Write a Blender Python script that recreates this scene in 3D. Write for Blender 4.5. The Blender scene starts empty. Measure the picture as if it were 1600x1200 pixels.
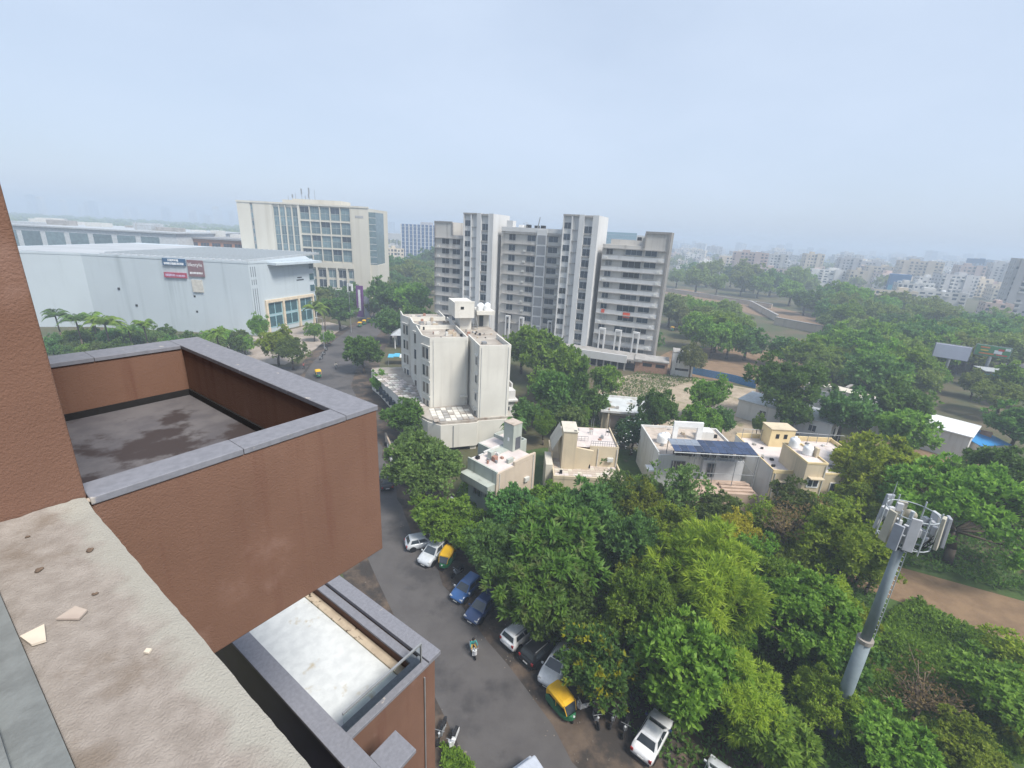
import bpy, bmesh, math, random
import numpy as np
from mathutils import Vector, Matrix

R = math.radians
random.seed(7)
SC = bpy.context.scene
COL = SC.collection

# ------------------------------------------------------------------ camera
CAM_H, FPX, PITCH, ROLL = 35.0, 720.0, R(18.27), R(3.0)
cam_d = bpy.data.cameras.new('camera')
cam = bpy.data.objects.new('camera', cam_d)
COL.objects.link(cam)
cam_d.sensor_width = 36.0
cam_d.lens = 36.0 * FPX / 1600.0
cam_d.clip_start, cam_d.clip_end = 0.05, 20000
fwd = Vector((0, math.cos(PITCH), -math.sin(PITCH)))
up0 = Vector((0, math.sin(PITCH), math.cos(PITCH)))
rt0 = Vector((1, 0, 0))
rgt = rt0 * math.cos(ROLL) + up0 * math.sin(ROLL)
upv = up0 * math.cos(ROLL) - rt0 * math.sin(ROLL)
cam.matrix_world = Matrix(((rgt.x, upv.x, -fwd.x, 0), (rgt.y, upv.y, -fwd.y, 0),
                           (rgt.z, upv.z, -fwd.z, CAM_H), (0, 0, 0, 1)))
SC.camera = cam

# ------------------------------------------------------------------ sky, sun, exposure
SUN_EL, SUN_AZ = R(54), R(132)          # azimuth clockwise from +Y (the view direction)
world = bpy.data.worlds.new('World'); SC.world = world; world.use_nodes = True
wn, wl = world.node_tree.nodes, world.node_tree.links
wn.clear()
sky = wn.new('ShaderNodeTexSky'); sky.sky_type = 'NISHITA'; sky.sun_disc = False
sky.sun_elevation, sky.sun_rotation = SUN_EL, SUN_AZ
sky.air_density, sky.dust_density, sky.ozone_density, sky.altitude = 1.0, 2.5, 1.2, 60
veil = wn.new('ShaderNodeMix'); veil.data_type = 'RGBA'
veil.inputs['Factor'].default_value = 0.72            # even overcast veil over the blue
veil.inputs['B'].default_value = (4.8, 5.6, 6.85, 1)
bgn = wn.new('ShaderNodeBackground'); bgn.inputs['Strength'].default_value = 0.084
wo = wn.new('ShaderNodeOutputWorld')
wtc = wn.new('ShaderNodeTexCoord'); wmp = wn.new('ShaderNodeMapping'); wmp.inputs['Scale'].default_value = (1.2, 1.2, 3.0)
wns = wn.new('ShaderNodeTexNoise'); wns.inputs['Scale'].default_value = 1.3; wns.inputs['Detail'].default_value = 5
wmr = wn.new('ShaderNodeMapRange'); wmr.inputs['From Min'].default_value = .3; wmr.inputs['From Max'].default_value = .7
wmr.inputs['To Min'].default_value = .60; wmr.inputs['To Max'].default_value = .86          # uneven thin cloud veil
wl.new(wtc.outputs['Generated'], wmp.inputs['Vector']); wl.new(wmp.outputs['Vector'], wns.inputs['Vector'])
wl.new(wns.outputs['Fac'], wmr.inputs['Value']); wl.new(wmr.outputs['Result'], veil.inputs['Factor'])
wl.new(sky.outputs['Color'], veil.inputs['A'])
wl.new(veil.outputs['Result'], bgn.inputs['Color'])
wl.new(bgn.outputs[0], wo.inputs['Surface'])
sun_d = bpy.data.lights.new('sun', 'SUN'); sun = bpy.data.objects.new('sun', sun_d); COL.objects.link(sun)
sun_d.energy, sun_d.angle, sun_d.color = 3.0, R(17), (1.0, 0.95, 0.87)
sdir = Vector((math.sin(SUN_AZ) * math.cos(SUN_EL), math.cos(SUN_AZ) * math.cos(SUN_EL), math.sin(SUN_EL)))
sun.rotation_euler = sdir.to_track_quat('Z', 'Y').to_euler()
SC.view_settings.view_transform = 'Standard'; SC.view_settings.look = 'None'
SC.view_settings.gamma = 1.0; SC.view_settings.use_curve_mapping = False
SC.view_settings.exposure = 0.84
cy = SC.cycles
cy.max_bounces, cy.diffuse_bounces, cy.glossy_bounces, cy.transmission_bounces = 7, 4, 2, 5
cy.transparent_max_bounces, cy.volume_bounces = 8, 2
cy.caustics_reflective = cy.caustics_refractive = False

# ------------------------------------------------------------------ helpers
def ray(u, v):
    dx, dy = (u - 800) / FPX, (600 - v) / FPX
    a = dx * math.cos(ROLL) - dy * math.sin(ROLL); b = dx * math.sin(ROLL) + dy * math.cos(ROLL)
    return a, math.cos(PITCH) + b * math.sin(PITCH), -math.sin(PITCH) + b * math.cos(PITCH)
def G(u, v, z=0.0):                      # surveyed photo point -> place at height z
    x, y, w = ray(u, v); t = (z - CAM_H) / w
    return Vector((x * t, y * t, z))
def PYP(u, v, Y):                        # surveyed photo point -> place on the vertical plane y = Y
    x, y, w = ray(u, v); t = Y / y
    return Vector((x * t, Y, CAM_H + w * t))
def depth(p):
    return p[1] * math.cos(PITCH) - (p[2] - CAM_H) * math.sin(PITCH)

class MB:
    def __init__(s): s.v, s.f = [], []
    def add(s, vs, fs):
        o = len(s.v); s.v += [tuple(p) for p in vs]; s.f += [tuple(i + o for i in f) for f in fs]; return s
    def box(s, x0, x1, y0, y1, z0, z1):
        return s.add([(x0,y0,z0),(x1,y0,z0),(x1,y1,z0),(x0,y1,z0),(x0,y0,z1),(x1,y0,z1),(x1,y1,z1),(x0,y1,z1)],
                     [(0,3,2,1),(4,5,6,7),(0,1,5,4),(1,2,6,5),(2,3,7,6),(3,0,4,7)])
    def prism(s, poly, z0, z1):
        n = len(poly)
        a = sum(poly[i][0]*poly[(i+1)%n][1]-poly[(i+1)%n][0]*poly[i][1] for i in range(n))
        if a < 0: poly = poly[::-1]
        vs = [(p[0],p[1],z0) for p in poly] + [(p[0],p[1],z1) for p in poly]
        fs = [tuple(range(n-1,-1,-1)), tuple(range(n,2*n))] + [(i,(i+1)%n,n+(i+1)%n,n+i) for i in range(n)]
        return s.add(vs, fs)
    def tube(s, a, b, r0, r1=None, n=8, cap=True):
        r1 = r0 if r1 is None else r1
        a, b = Vector(a), Vector(b); d = (b - a)
        if d.length < 1e-6: return s
        d.normalize(); t = Vector((0,0,1)) if abs(d.z) < .9 else Vector((1,0,0))
        x = d.cross(t).normalized(); y = d.cross(x)
        vs = []
        for c, r in ((a, r0), (b, r1)):
            vs += [c + x*math.cos(2*math.pi*i/n)*r + y*math.sin(2*math.pi*i/n)*r for i in range(n)]
        fs = [(i, i+n, (i+1)%n+n, (i+1)%n) for i in range(n)]
        if cap: fs += [tuple(range(n)), tuple(range(2*n-1, n-1, -1))]
        return s.add(vs, fs)
    def path(s, pts, rs, n=7):
        for i in range(len(pts)-1): s.tube(pts[i], pts[i+1], rs[i], rs[i+1], n)
        return s
    def lathe(s, prof, n=14, c=(0,0,0)):
        vs, fs = [], []
        for r, z in prof: vs += [(c[0]+r*math.cos(2*math.pi*i/n), c[1]+r*math.sin(2*math.pi*i/n), c[2]+z) for i in range(n)]
        for k in range(len(prof)-1):
            fs += [(k*n+i, k*n+(i+1)%n, (k+1)*n+(i+1)%n, (k+1)*n+i) for i in range(n)]
        m = len(prof)-1
        fs += [tuple(range(n-1,-1,-1)), tuple(range(m*n, m*n+n))]
        return s.add(vs, fs)
    def mesh(s, name, mat=None, smooth=False):
        me = bpy.data.meshes.new(name); me.from_pydata(s.v, [], s.f); me.update()
        if mat: me.materials.append(mat)
        if smooth: me.polygons.foreach_set('use_smooth', [True]*len(me.polygons))
        return me

def link(name, me, parent=None, loc=None, rotz=None, mat=None):
    o = bpy.data.objects.new(name, me); COL.objects.link(o)
    if parent: o.parent = parent
    if loc is not None: o.location = loc
    if rotz is not None: o.rotation_euler = (0, 0, rotz)
    if mat is not None:
        if not me.materials: me.materials.append(mat)
        o.material_slots[0].link = 'OBJECT'; o.material_slots[0].material = mat
    return o
def tag(o, label=None, cat=None, group=None, kind=None):
    if label: o['label'] = label
    if cat: o['category'] = cat
    if group: o['group'] = group
    if kind: o['kind'] = kind
    return o
def thing(name, label, cat, loc=(0,0,0), rotz=0, group=None):
    return tag(link(name, None, None, loc, rotz), label, cat, group)
def part(name, mb, mat, parent, smooth=False, loc=None, bev=0):
    o = link(name, mb.mesh(name, mat, smooth), parent, loc)
    if bev:
        b = o.modifiers.new('bevel', 'BEVEL'); b.width = bev; b.segments = 2; b.limit_method = 'ANGLE'
    return o
def bpart(name, mat, parent, *a, bev=0): return part(name, MB().box(*a), mat, parent, bev=bev)
def setting(name, mb, mat): return tag(part(name, mb, mat, None), kind='structure')
def copy_tree(o, parent=None):
    c = o.copy(); COL.objects.link(c); c.parent = parent
    for ch in o.children: copy_tree(ch, c)
    return c

# ------------------------------------------------------------------ materials
MATS = {}
def nodes_of(name):
    m = bpy.data.materials.new(name); m.use_nodes = True
    nt = m.node_tree; b = nt.nodes['Principled BSDF']
    return m, nt, b
def mat(name, c1, c2=None, scale=1.0, rough=0.8, bump=0.0, bscale=None, metal=0.0, detail=6, contrast=(.35,.65),
        streak=None, spec=0.3, dist=0.02, rnd=0.0, stain=None):
    """principled with two noise-mixed colours, optional vertical streaks, stains and fine relief"""
    if name in MATS: return MATS[name]
    m, nt, b = nodes_of(name); N, L = nt.nodes, nt.links
    b.inputs['Roughness'].default_value = rough; b.inputs['Metallic'].default_value = metal
    b.inputs['Specular IOR Level'].default_value = spec
    tc = N.new('ShaderNodeTexCoord')
    col = None
    def noise(sc, det=6, vec=None):
        n = N.new('ShaderNodeTexNoise'); n.inputs['Scale'].default_value = sc; n.inputs['Detail'].default_value = det
        n.inputs['Roughness'].default_value = .6
        L.new(vec or tc.outputs['Object'], n.inputs['Vector']); return n.outputs['Fac']
    def ramp(f, lo, hi):
        r = N.new('ShaderNodeMapRange'); r.inputs['From Min'].default_value = lo; r.inputs['From Max'].default_value = hi
        r.interpolation_type = 'SMOOTHSTEP'
        L.new(f, r.inputs['Value']); return r.outputs['Result']
    def mix(f, a, bb):
        x = N.new('ShaderNodeMix'); x.data_type = 'RGBA'
        if hasattr(f, 'is_output'): L.new(f, x.inputs['Factor'])
        else: x.inputs['Factor'].default_value = f
        for s, q in (('A', a), ('B', bb)):
            if hasattr(q, 'is_output'): L.new(q, x.inputs[s])
            else: x.inputs[s].default_value = (*q, 1)
        return x.outputs['Result']
    c2 = c2 or tuple(x * .82 for x in c1)
    col = mix(ramp(noise(scale, detail), *contrast), c1, c2)
    if streak:                                    # rain streaks: noise stretched along z
        mp = N.new('ShaderNodeMapping'); mp.inputs['Scale'].default_value = (streak[1], streak[1], streak[1]*.06)
        L.new(tc.outputs['Object'], mp.inputs['Vector'])
        col = mix(ramp(noise(1.0, 5, mp.outputs['Vector']), .5, .78), col, streak[0])
    if stain:                                     # (colour, scale, lo, hi)
        col = mix(ramp(noise(stain[1], 8), stain[2], stain[3]), col, stain[0])
    if rnd:
        oi = N.new('ShaderNodeObjectInfo'); h = N.new('ShaderNodeHueSaturation')
        mr = N.new('ShaderNodeMapRange'); mr.inputs['To Min'].default_value = 1 - rnd; mr.inputs['To Max'].default_value = 1 + rnd * .5
        L.new(oi.outputs['Random'], mr.inputs['Value']); L.new(mr.outputs['Result'], h.inputs['Value'])
        L.new(col, h.inputs['Color']); col = h.outputs['Color']
    L.new(col, b.inputs['Base Color'])
    if bump:
        bn = N.new('ShaderNodeBump'); bn.inputs['Strength'].default_value = bump; bn.inputs['Distance'].default_value = dist
        L.new(noise(bscale or scale * 6, 5), bn.inputs['Height']); L.new(bn.outputs['Normal'], b.inputs['Normal'])
    MATS[name] = m
    return m
def leafmat(name, c1, c2, c3=None, trans=.48):
    if name in MATS: return MATS[name]
    m, nt, b = nodes_of(name); N, L = nt.nodes, nt.links
    g = N.new('ShaderNodeNewGeometry'); tc = N.new('ShaderNodeTexCoord'); oi = N.new('ShaderNodeObjectInfo')
    n = N.new('ShaderNodeTexNoise'); n.inputs['Scale'].default_value = 2.3; n.inputs['Detail'].default_value = 3
    L.new(tc.outputs['Object'], n.inputs['Vector'])
    x = N.new('ShaderNodeMix'); x.data_type = 'RGBA'; x.inputs['A'].default_value = (*c1, 1); x.inputs['B'].default_value = (*c2, 1)
    ad = N.new('ShaderNodeMath'); ad.operation = 'MULTIPLY_ADD'; ad.inputs[1].default_value = .55
    mr = N.new('ShaderNodeMapRange'); mr.inputs['From Min'].default_value = .35; mr.inputs['From Max'].default_value = .65; mr.inputs['To Max'].default_value = .5
    L.new(n.outputs['Fac'], mr.inputs['Value'])
    L.new(g.outputs['Random Per Island'], ad.inputs[0]); L.new(mr.outputs['Result'], ad.inputs[2])
    L.new(ad.outputs[0], x.inputs['Factor'])
    col = x.outputs['Result']
    if c3:
        y = N.new('ShaderNodeMix'); y.data_type = 'RGBA'; y.inputs['B'].default_value = (*c3, 1)
        m2 = N.new('ShaderNodeMapRange'); m2.inputs['From Min'].default_value = .56; m2.inputs['From Max'].default_value = .66; m2.inputs['To Max'].default_value = .9
        n2 = N.new('ShaderNodeTexNoise'); n2.inputs['Scale'].default_value = 3.7; n2.inputs['Detail'].default_value = 2
        L.new(tc.outputs['Object'], n2.inputs['Vector']); L.new(n2.outputs['Fac'], m2.inputs['Value']); L.new(m2.outputs['Result'], y.inputs['Factor'])
        L.new(col, y.inputs['A']); col = y.outputs['Result']
    h = N.new('ShaderNodeHueSaturation'); mv = N.new('ShaderNodeMapRange'); mv.inputs['To Min'].default_value = .8; mv.inputs['To Max'].default_value = 1.2
    mh = N.new('ShaderNodeMapRange'); mh.inputs['To Min'].default_value = .485; mh.inputs['To Max'].default_value = .515
    L.new(oi.outputs['Random'], mv.inputs['Value']); L.new(mv.outputs['Result'], h.inputs['Value'])
    L.new(oi.outputs['Random'], mh.inputs['Value']); L.new(mh.outputs['Result'], h.inputs['Hue'])
    L.new(col, h.inputs['Color']); col = h.outputs['Color']
    L.new(col, b.inputs['Base Color']); b.inputs['Roughness'].default_value = .55; b.inputs['Specular IOR Level'].default_value = .25
    t = N.new('ShaderNodeBsdfTranslucent'); L.new(col, t.inputs['Color'])
    ms = N.new('ShaderNodeMixShader'); ms.inputs['Fac'].default_value = trans
    L.new(b.outputs[0], ms.inputs[1]); L.new(t.outputs[0], ms.inputs[2])
    L.new(ms.outputs[0], N['Material Output'].inputs['Surface'])
    MATS[name] = m
    return m
def glassmat(name, c, rough=.12, rnd=.4):
    return mat(name, c, tuple(x*.7 for x in c), .8, rough, spec=.6, rnd=rnd)
def paint(name, c, rough=.28): 
    m = mat(name, c, tuple(x*.9 for x in c), 3, rough, spec=.5)
    m.node_tree.nodes['Principled BSDF'].inputs['Coat Weight'].default_value = .45 if sum(c) > .1 else .08
    return m

STUCCO = mat('brown_stucco', (.192,.108,.077), (.160,.089,.064), 1.1, .92, .9, 75, contrast=(.25,.75), stain=((.235,.145,.115), 1.3, .56, .74), streak=((.145,.072,.052), 5), dist=.008)
COPING = mat('grey_granite_coping', (.215,.22,.25), (.175,.18,.205), 16, .6, .2, 60, contrast=(.3,.7), stain=((.40,.37,.34), 6, .66, .72), dist=.004)
CEMENT = mat('rough_cement_ledge', (.34,.305,.275), (.25,.22,.195), 11, .95, 1.0, 95, contrast=(.25,.75), stain=((.215,.18,.15), 2.6, .54, .70), dist=.01)
TERR = mat('stained_terrace_screed', (.105,.10,.11), (.145,.138,.145), 2.3, .75, .3, 30, stain=((.052,.042,.043), .75, .46, .52), dist=.004)
WHITEROOF = mat('white_roof_coat', (.58,.60,.60), (.50,.52,.525), 5, .95, .6, 60, stain=((.40,.35,.26), 1.6, .60, .70), dist=.006)
NAVY = mat('dark_tile_wall', (.05,.046,.085), (.04,.036,.065), 2, .35)  # dark navy tone of the inner wall
BEIGE = mat('beige_gutter', (.50,.42,.32), (.40,.33,.25), 4, .8, stain=((.07,.05,.035), 5, .6, .66))
BLACKBIT = mat('black_bitumen', (.02,.02,.022), None, 6, .8)
ALU = mat('grey_aluminium', (.22,.24,.24), (.17,.185,.185), 8, .5, .2, 60, metal=.2)
DARK = mat('dark_gap', (.012,.013,.015), None, 3, .6)
ASPH = mat('asphalt', (.098,.091,.089), (.080,.074,.073), .5, .88, .6, 14, contrast=(.3,.7), stain=((.050,.047,.048), .14, .50, .64), dist=.01)
DIRT = mat('dirt', (.125,.092,.068), (.085,.063,.048), .5, .95, .8, 4, stain=((.042,.036,.032), .3, .42, .58), dist=.05)
SAND = mat('sandy_lot', (.40,.33,.25), (.30,.24,.175), .35, .95, 1.0, 1.8, stain=((.20,.185,.10), .22, .52, .66), dist=.2)
GROUND = mat('ground_soil', (.105,.085,.05), (.06,.075,.03), .06, .95, .7, 2, stain=((.20,.15,.10), .03, .58, .68), dist=.1)
REDSOIL = mat('orange_soil', (.225,.15,.09), (.175,.115,.07), .5, .95, .8, 3, dist=.08)
GRASS = mat('grass_floor', (.06,.105,.025), (.045,.075,.02), .7, .95, .8, 8, stain=((.11,.09,.05), .4, .6, .7), dist=.06)
WHITE = mat('white_paint_wall', (.63,.625,.61), (.56,.555,.54), .25, .8, .15, 12, streak=((.42,.41,.39), 1.4))
MALLW = mat('mall_white_cladding', (.46,.52,.56), (.43,.485,.525), .05, .7, streak=((.33,.38,.41), .35))
CREAM = mat('cream_wall', (.58,.49,.35), (.51,.43,.31), .3, .85, .15, 10, streak=((.40,.34,.25), 1.2))
PALECREAM = mat('pale_cream_wall', (.57,.53,.45), (.51,.475,.40), .3, .85, streak=((.44,.40,.34), .8))
YELLOWC = mat('yellow_cream_trim', (.72,.58,.33), (.62,.49,.28), .5, .85)
ROOFT = mat('terrace_tile_roof', (.50,.43,.37), (.39,.33,.275), .8, .85, .3, 5, stain=((.27,.21,.165), .8, .58, .72), dist=.01)
ROOFW = mat('pale_terrace', (.60,.54,.51), (.52,.46,.44), .6, .85, stain=((.38,.31,.26), .7, .6, .75))
AGED = mat('weathered_office_wall', (.64,.62,.565), (.58,.56,.51), .2, .85, streak=((.52,.50,.455), .9))
AGEDR = mat('weathered_office_roof', (.40,.365,.32), (.29,.255,.22), .5, .9, stain=((.22,.17,.135), .45, .55, .7))
APT = mat('grey_apartment_wall', (.52,.50,.465), (.45,.43,.40), .12, .85, streak=((.28,.265,.25), .5))
APTW = mat('white_apartment_pier', (.58,.585,.585), (.53,.535,.535), .1, .85, streak=((.40,.40,.40), .4))
APTG = mat('grey_louvre_shaft', (.24,.25,.27), (.20,.21,.225), .5, .6)
LEDGE = mat('concrete_ledge', (.36,.345,.33), (.27,.26,.245), .5, .9)
GLASS = glassmat('dark_window_glass', (.045,.065,.09))
GLASSB = glassmat('curtain_wall_glass', (.16,.235,.26), .15, .35)
TEAL = mat('teal_mullion', (.30,.50,.55), None, 1, .6)
FRAMEM = mat('window_frame_white', (.55,.56,.57), None, 2, .6)
STEEL = mat('grey_steel', (.30,.315,.33), (.24,.25,.26), 3, .5, metal=.3)
PLASTIC = mat('white_tank_plastic', (.80,.81,.82), (.72,.73,.73), 1, .5)
ACM = mat('ac_casing', (.60,.60,.57), None, 2, .6)
TIN = mat('tin_sheet', (.50,.53,.55), (.42,.44,.45), 1, .5, metal=.3, streak=((.36,.33,.30), 2))
TYRE = mat('tyre_rubber', (.018,.018,.019), None, 4, .85)
RIM = mat('alloy_rim', (.40,.41,.42), None, 4, .4, metal=.6)
HUBB = mat('headlamp_glass', (.55,.57,.58), None, 4, .2)
TAIL = mat('red_tail_lamp', (.35,.02,.02), None, 4, .3)
PLATE = mat('number_plate', (.7,.7,.68), None, 4, .5)
BRICK = mat('exposed_brick', (.34,.20,.14), (.26,.15,.10), 2, .9, .4, 9)
BARK = mat('bark', (.115,.09,.068), (.075,.058,.045), 5, .95, .8, 20)
TWIG = mat('dry_twigs', (.22,.17,.12), (.15,.115,.08), 5, .95)

# ================================================================== the ground
g = MB(); g.add([(-7000,-1500,0),(7000,-1500,0),(7000,9000,0),(-7000,9000,0)], [(0,1,2,3)])
setting('ground', g, GROUND)
def sheet(name, pts, z, m):
    mb = MB(); mb.add([(p[0],p[1],z) for p in pts], [tuple(range(len(pts)))])
    a = sum(pts[i][0]*pts[(i+1)%len(pts)][1]-pts[(i+1)%len(pts)][0]*pts[i][1] for i in range(len(pts)))
    if a < 0: mb.f = [mb.f[0][::-1]]
    return setting(name, mb, m)
def strip(name, left, right, z, m):
    mb = MB(); n = len(left)
    mb.add([(p[0],p[1],z) for p in left]+[(p[0],p[1],z) for p in right], [(i,n+i,n+i+1,i+1) for i in range(n-1)])
    return setting(name, mb, m)
def smooth_line(pts, k=6):
    out = []
    P = [pts[0]] + list(pts) + [pts[-1]]
    for i in range(1, len(P)-2):
        p0,p1,p2,p3 = [Vector(q[:2]) for q in P[i-1:i+3]]
        for j in range(k):
            t = j/k
            out.append(.5*((2*p1)+(-p0+p2)*t+(2*p0-5*p1+4*p2-p3)*t*t+(-p0+3*p1-3*p2+p3)*t**3))
    out.append(Vector(pts[-1][:2])); return out
roadL = smooth_line([(14,-4),(5.2,12),(-1.5,21.7),(-4.1,25.6),(-13,39),(-24,57),(-36,79),(-49,103),(-54.5,129),(-57,150),(-58,180),(-62,215),(-75,300)])
roadR = smooth_line([(22,-2),(12,12.2),(5.2,22.4),(-4.9,36.4),(-12.6,48.3),(-18,60),(-26,78),(-37,99),(-43,131),(-46,150),(-49.5,172),(-55,215),(-66,300)])
rr = random.Random(3)
roadR = [p + Vector((.5+rr.uniform(-.35,.35), .3+rr.uniform(-.3,.3))) for p in roadR]
strip('road', roadL, roadR, .012, ASPH)
dirtR = smooth_line([(28,2),(19,16),(12,27),(1.8,41),(-6,53),(-12,64),(-20,81),(-31,101),(-38,131),(-41,150),(-45,172),(-50,215),(-61,300)])
strip('parking_verge', roadR, dirtR, .006, DIRT)
vl = [p + Vector((-2.5,-1.5)) for p in roadL]
strip('dirt_shoulder', vl, roadL, .006, DIRT)
sheet('side_road', [(-49,97),(-52,112),(-75,104),(-120,96),(-120,86),(-70,92)], .008, ASPH)
sheet('mall_forecourt', [(-58,112),(-56,160),(-70,168),(-80,140),(-92,139),(-88,116),(-80,112)], .004, mat('forecourt_paving', (.36,.31,.27), (.28,.235,.2), .4, .9))
sheet('construction_lot', [(16,90),(24,113),(34,121),(49,119),(62,112),(62,92),(50,78),(34,76),(28,80)], .004, SAND)
sheet('dirt_yard', [(34,122),(50,120),(66,114),(86,118),(96,140),(84,165),(52,150),(40,133)], .006, REDSOIL)
sheet('dirt_lane', [(44,72),(62,112),(70,110),(60,84),(70,70),(60,64)], .008, DIRT)
sheet('side_yard', [(58,66),(60,82),(74,82),(86,74),(80,62)], .010, REDSOIL)
sheet('dirt_path', [(36,47),(46,45.5),(62,38),(80,30),(80,20),(62,27),(52,33),(44,38.5),(38,42)], .010, REDSOIL)
sheet('grass_lot', [(20,20),(16,32),(8,44),(22,52),(40,50),(70,45),(70,5),(30,5)], .004, GRASS)
sheet('villa_gardens', [(-8,46),(-6,66),(6,72),(22,73),(34,73),(54,70),(58,48),(22,50)], .003, GRASS)
sheet('apartment_forecourt', [(-45,150),(-22,165),(46,140),(46,124),(14,128)], .002, mat('grey_paving', (.25,.23,.22), (.2,.185,.175), .5, .9))
sheet('canal_bank', [(95,350),(128,235),(150,206),(200,185),(215,210),(160,260),(130,360)], .005, REDSOIL)
sheet('far_road', [(165,100),(168,150),(172,230),(182,230),(178,150),(176,100)], .006, ASPH)

# ================================================================== near: the photographer's own brown building
NR = R(55)
own = thing('brown_stucco_building', 'brown stucco high-rise in the foreground with terraces, grey copings and a cement ledge', 'building', (0,0,0), NR)
bpart('lower_wall', STUCCO, own, -12, .50, -14, 9.5, 0, 32.6)
# left wall, rises past the lens; its foot is rough with bare cement
w = MB(); w.box(-3.5, .555, 3.78, 11, 32.9, 44)
part('side_wall', w, STUCCO, own, bev=.012)
# cement ledge with a chipped edge (grid with uneven rim)
lm = MB(); nx, ny = 16, 160
rr = random.Random(5)
for j in range(ny+1):
    y = -4 + (3.77+4)*j/ny
    for i in range(nx+1):
        x = .055 + (.545-.055)*i/nx
        dz = rr.uniform(-.0008,.0008) - (.003*math.sin(y*1.1+x*3))
        dx = rr.uniform(-.0025,.002) if i == nx else 0
        if i == nx: dz -= .006 + rr.uniform(0,.003)
        if y > 3.66: dz += (y-3.66)*.25 + rr.uniform(0,.012)
        lm.v.append((x+dx, y, 33.17+dz))
for j in range(ny):
    for i in range(nx):
        a = j*(nx+1)+i; lm.f.append((a,a+1,a+nx+2,a+nx+1))
ledge = part('ledge', lm, CEMENT, own, smooth=True)
nt = CEMENT.node_tree; pb = nt.nodes['Principled BSDF']; src = pb.inputs['Base Color'].links[0].from_socket
tcn = nt.nodes.new('ShaderNodeTexCoord'); sx = nt.nodes.new('ShaderNodeSeparateXYZ'); nz = nt.nodes.new('ShaderNodeTexNoise'); nz.inputs['Scale'].default_value = 7
mad = nt.nodes.new('ShaderNodeMath'); mad.operation = 'MULTIPLY_ADD'; mad.inputs[1].default_value = .22
mrr = nt.nodes.new('ShaderNodeMapRange'); mrr.inputs['From Min'].default_value = .50; mrr.inputs['From Max'].default_value = .58; mrr.inputs['To Max'].default_value = .75
mxx = nt.nodes.new('ShaderNodeMix'); mxx.data_type = 'RGBA'; mxx.inputs['B'].default_value = (.36,.355,.315,1)
for q in ((tcn.outputs['Object'], sx.inputs[0]), (tcn.outputs['Object'], nz.inputs['Vector']), (nz.outputs['Fac'], mad.inputs[0]), (sx.outputs['X'], mad.inputs[2]),
          (mad.outputs[0], mrr.inputs['Value']), (mrr.outputs['Result'], mxx.inputs['Factor']), (src, mxx.inputs['A']), (mxx.outputs['Result'], pb.inputs['Base Color'])): nt.links.new(*q)
bpart('ledge_slab', CEMENT, own, .03, .535, -4, 3.775, 32.62, 33.13)
bpart('window_track', ALU, own, -.16, .052, -4, 3.7, 32.7, 33.20)
bpart('window_groove', DARK, own, -.13, -.045, -4, 1.45, 33.1, 33.203)
bpart('window_rail', ALU, own, -.105, -.075, -4, 3.7, 33.1, 33.225)
# mortar lumps where the side wall meets the ledge
mo = MB(); rr = random.Random(9)
for i in range(46):
    x = rr.uniform(.06,.56); s_ = rr.uniform(.008,.028); y = 3.765 - rr.uniform(0,.05)
    mo.lathe([(s_*.5,-s_*.3),(s_,0),(s_*.7,s_*.5),(.001,s_*.7)], 6, (x,y,33.17))
part('mortar_edge', mo, mat('old_mortar', (.42,.36,.31), (.33,.28,.23), 8, .95), own, smooth=True)
# upper terrace
ZT, ZF, ZB = 33.2, 32.44, 31.4
X1, Y0, Y1 = 2.88, 3.74, 8.06
bpart('terrace_slab', STUCCO, own, .51, X1-.02, Y0+.02, Y1-.02, ZB+.02, ZF-.02)
tf = MB(); tf.box(.56, 2.52, Y0+.24, Y1-.41, ZF-.015, ZF); part('terrace_floor', tf, TERR, own)
bpart('parapet', STUCCO, own, .56, X1, Y0, Y0+.24, ZB, ZT-.055, bev=.012)
bpart('parapet', STUCCO, own, 2.53, X1-.003, Y0+.242, Y1, ZB+.004, ZT-.055, bev=.012)
bpart('parapet', STUCCO, own, .57, 2.528, Y1-.40, Y1-.003, ZB+.004, ZT-.055, bev=.012)
bpart('skirting', BLACKBIT, own, .57, 2.526, Y1-.425, Y1-.402, ZF, ZF+.09)
bpart('skirting', BLACKBIT, own, 2.503, 2.528, Y0+.245, Y1-.427, ZF, ZF+.09)
def coping(x0,x1,y0,y1,z):
    n = max(1, round(max(x1-x0, y1-y0)/1.15))          # laid slab by slab with open joints
    for i in range(n):
        dz = .002*(i % 2)
        if x1-x0 > y1-y0: bpart('coping', COPING, own, x0+(x1-x0)*i/n+.002, x0+(x1-x0)*(i+1)/n-.002, y0, y1, z-.055, z-dz, bev=.006)
        else: bpart('coping', COPING, own, x0, x1, y0+(y1-y0)*i/n+.002, y0+(y1-y0)*(i+1)/n-.002, z-.055, z-dz, bev=.006)
coping(.558, 2.505, Y0-.012, Y0+.25, ZT)
coping(2.507, X1+.012, Y0-.012, Y1+.012, ZT)
coping(.56, 2.505, Y1-.42, Y1+.012, ZT)
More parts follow.
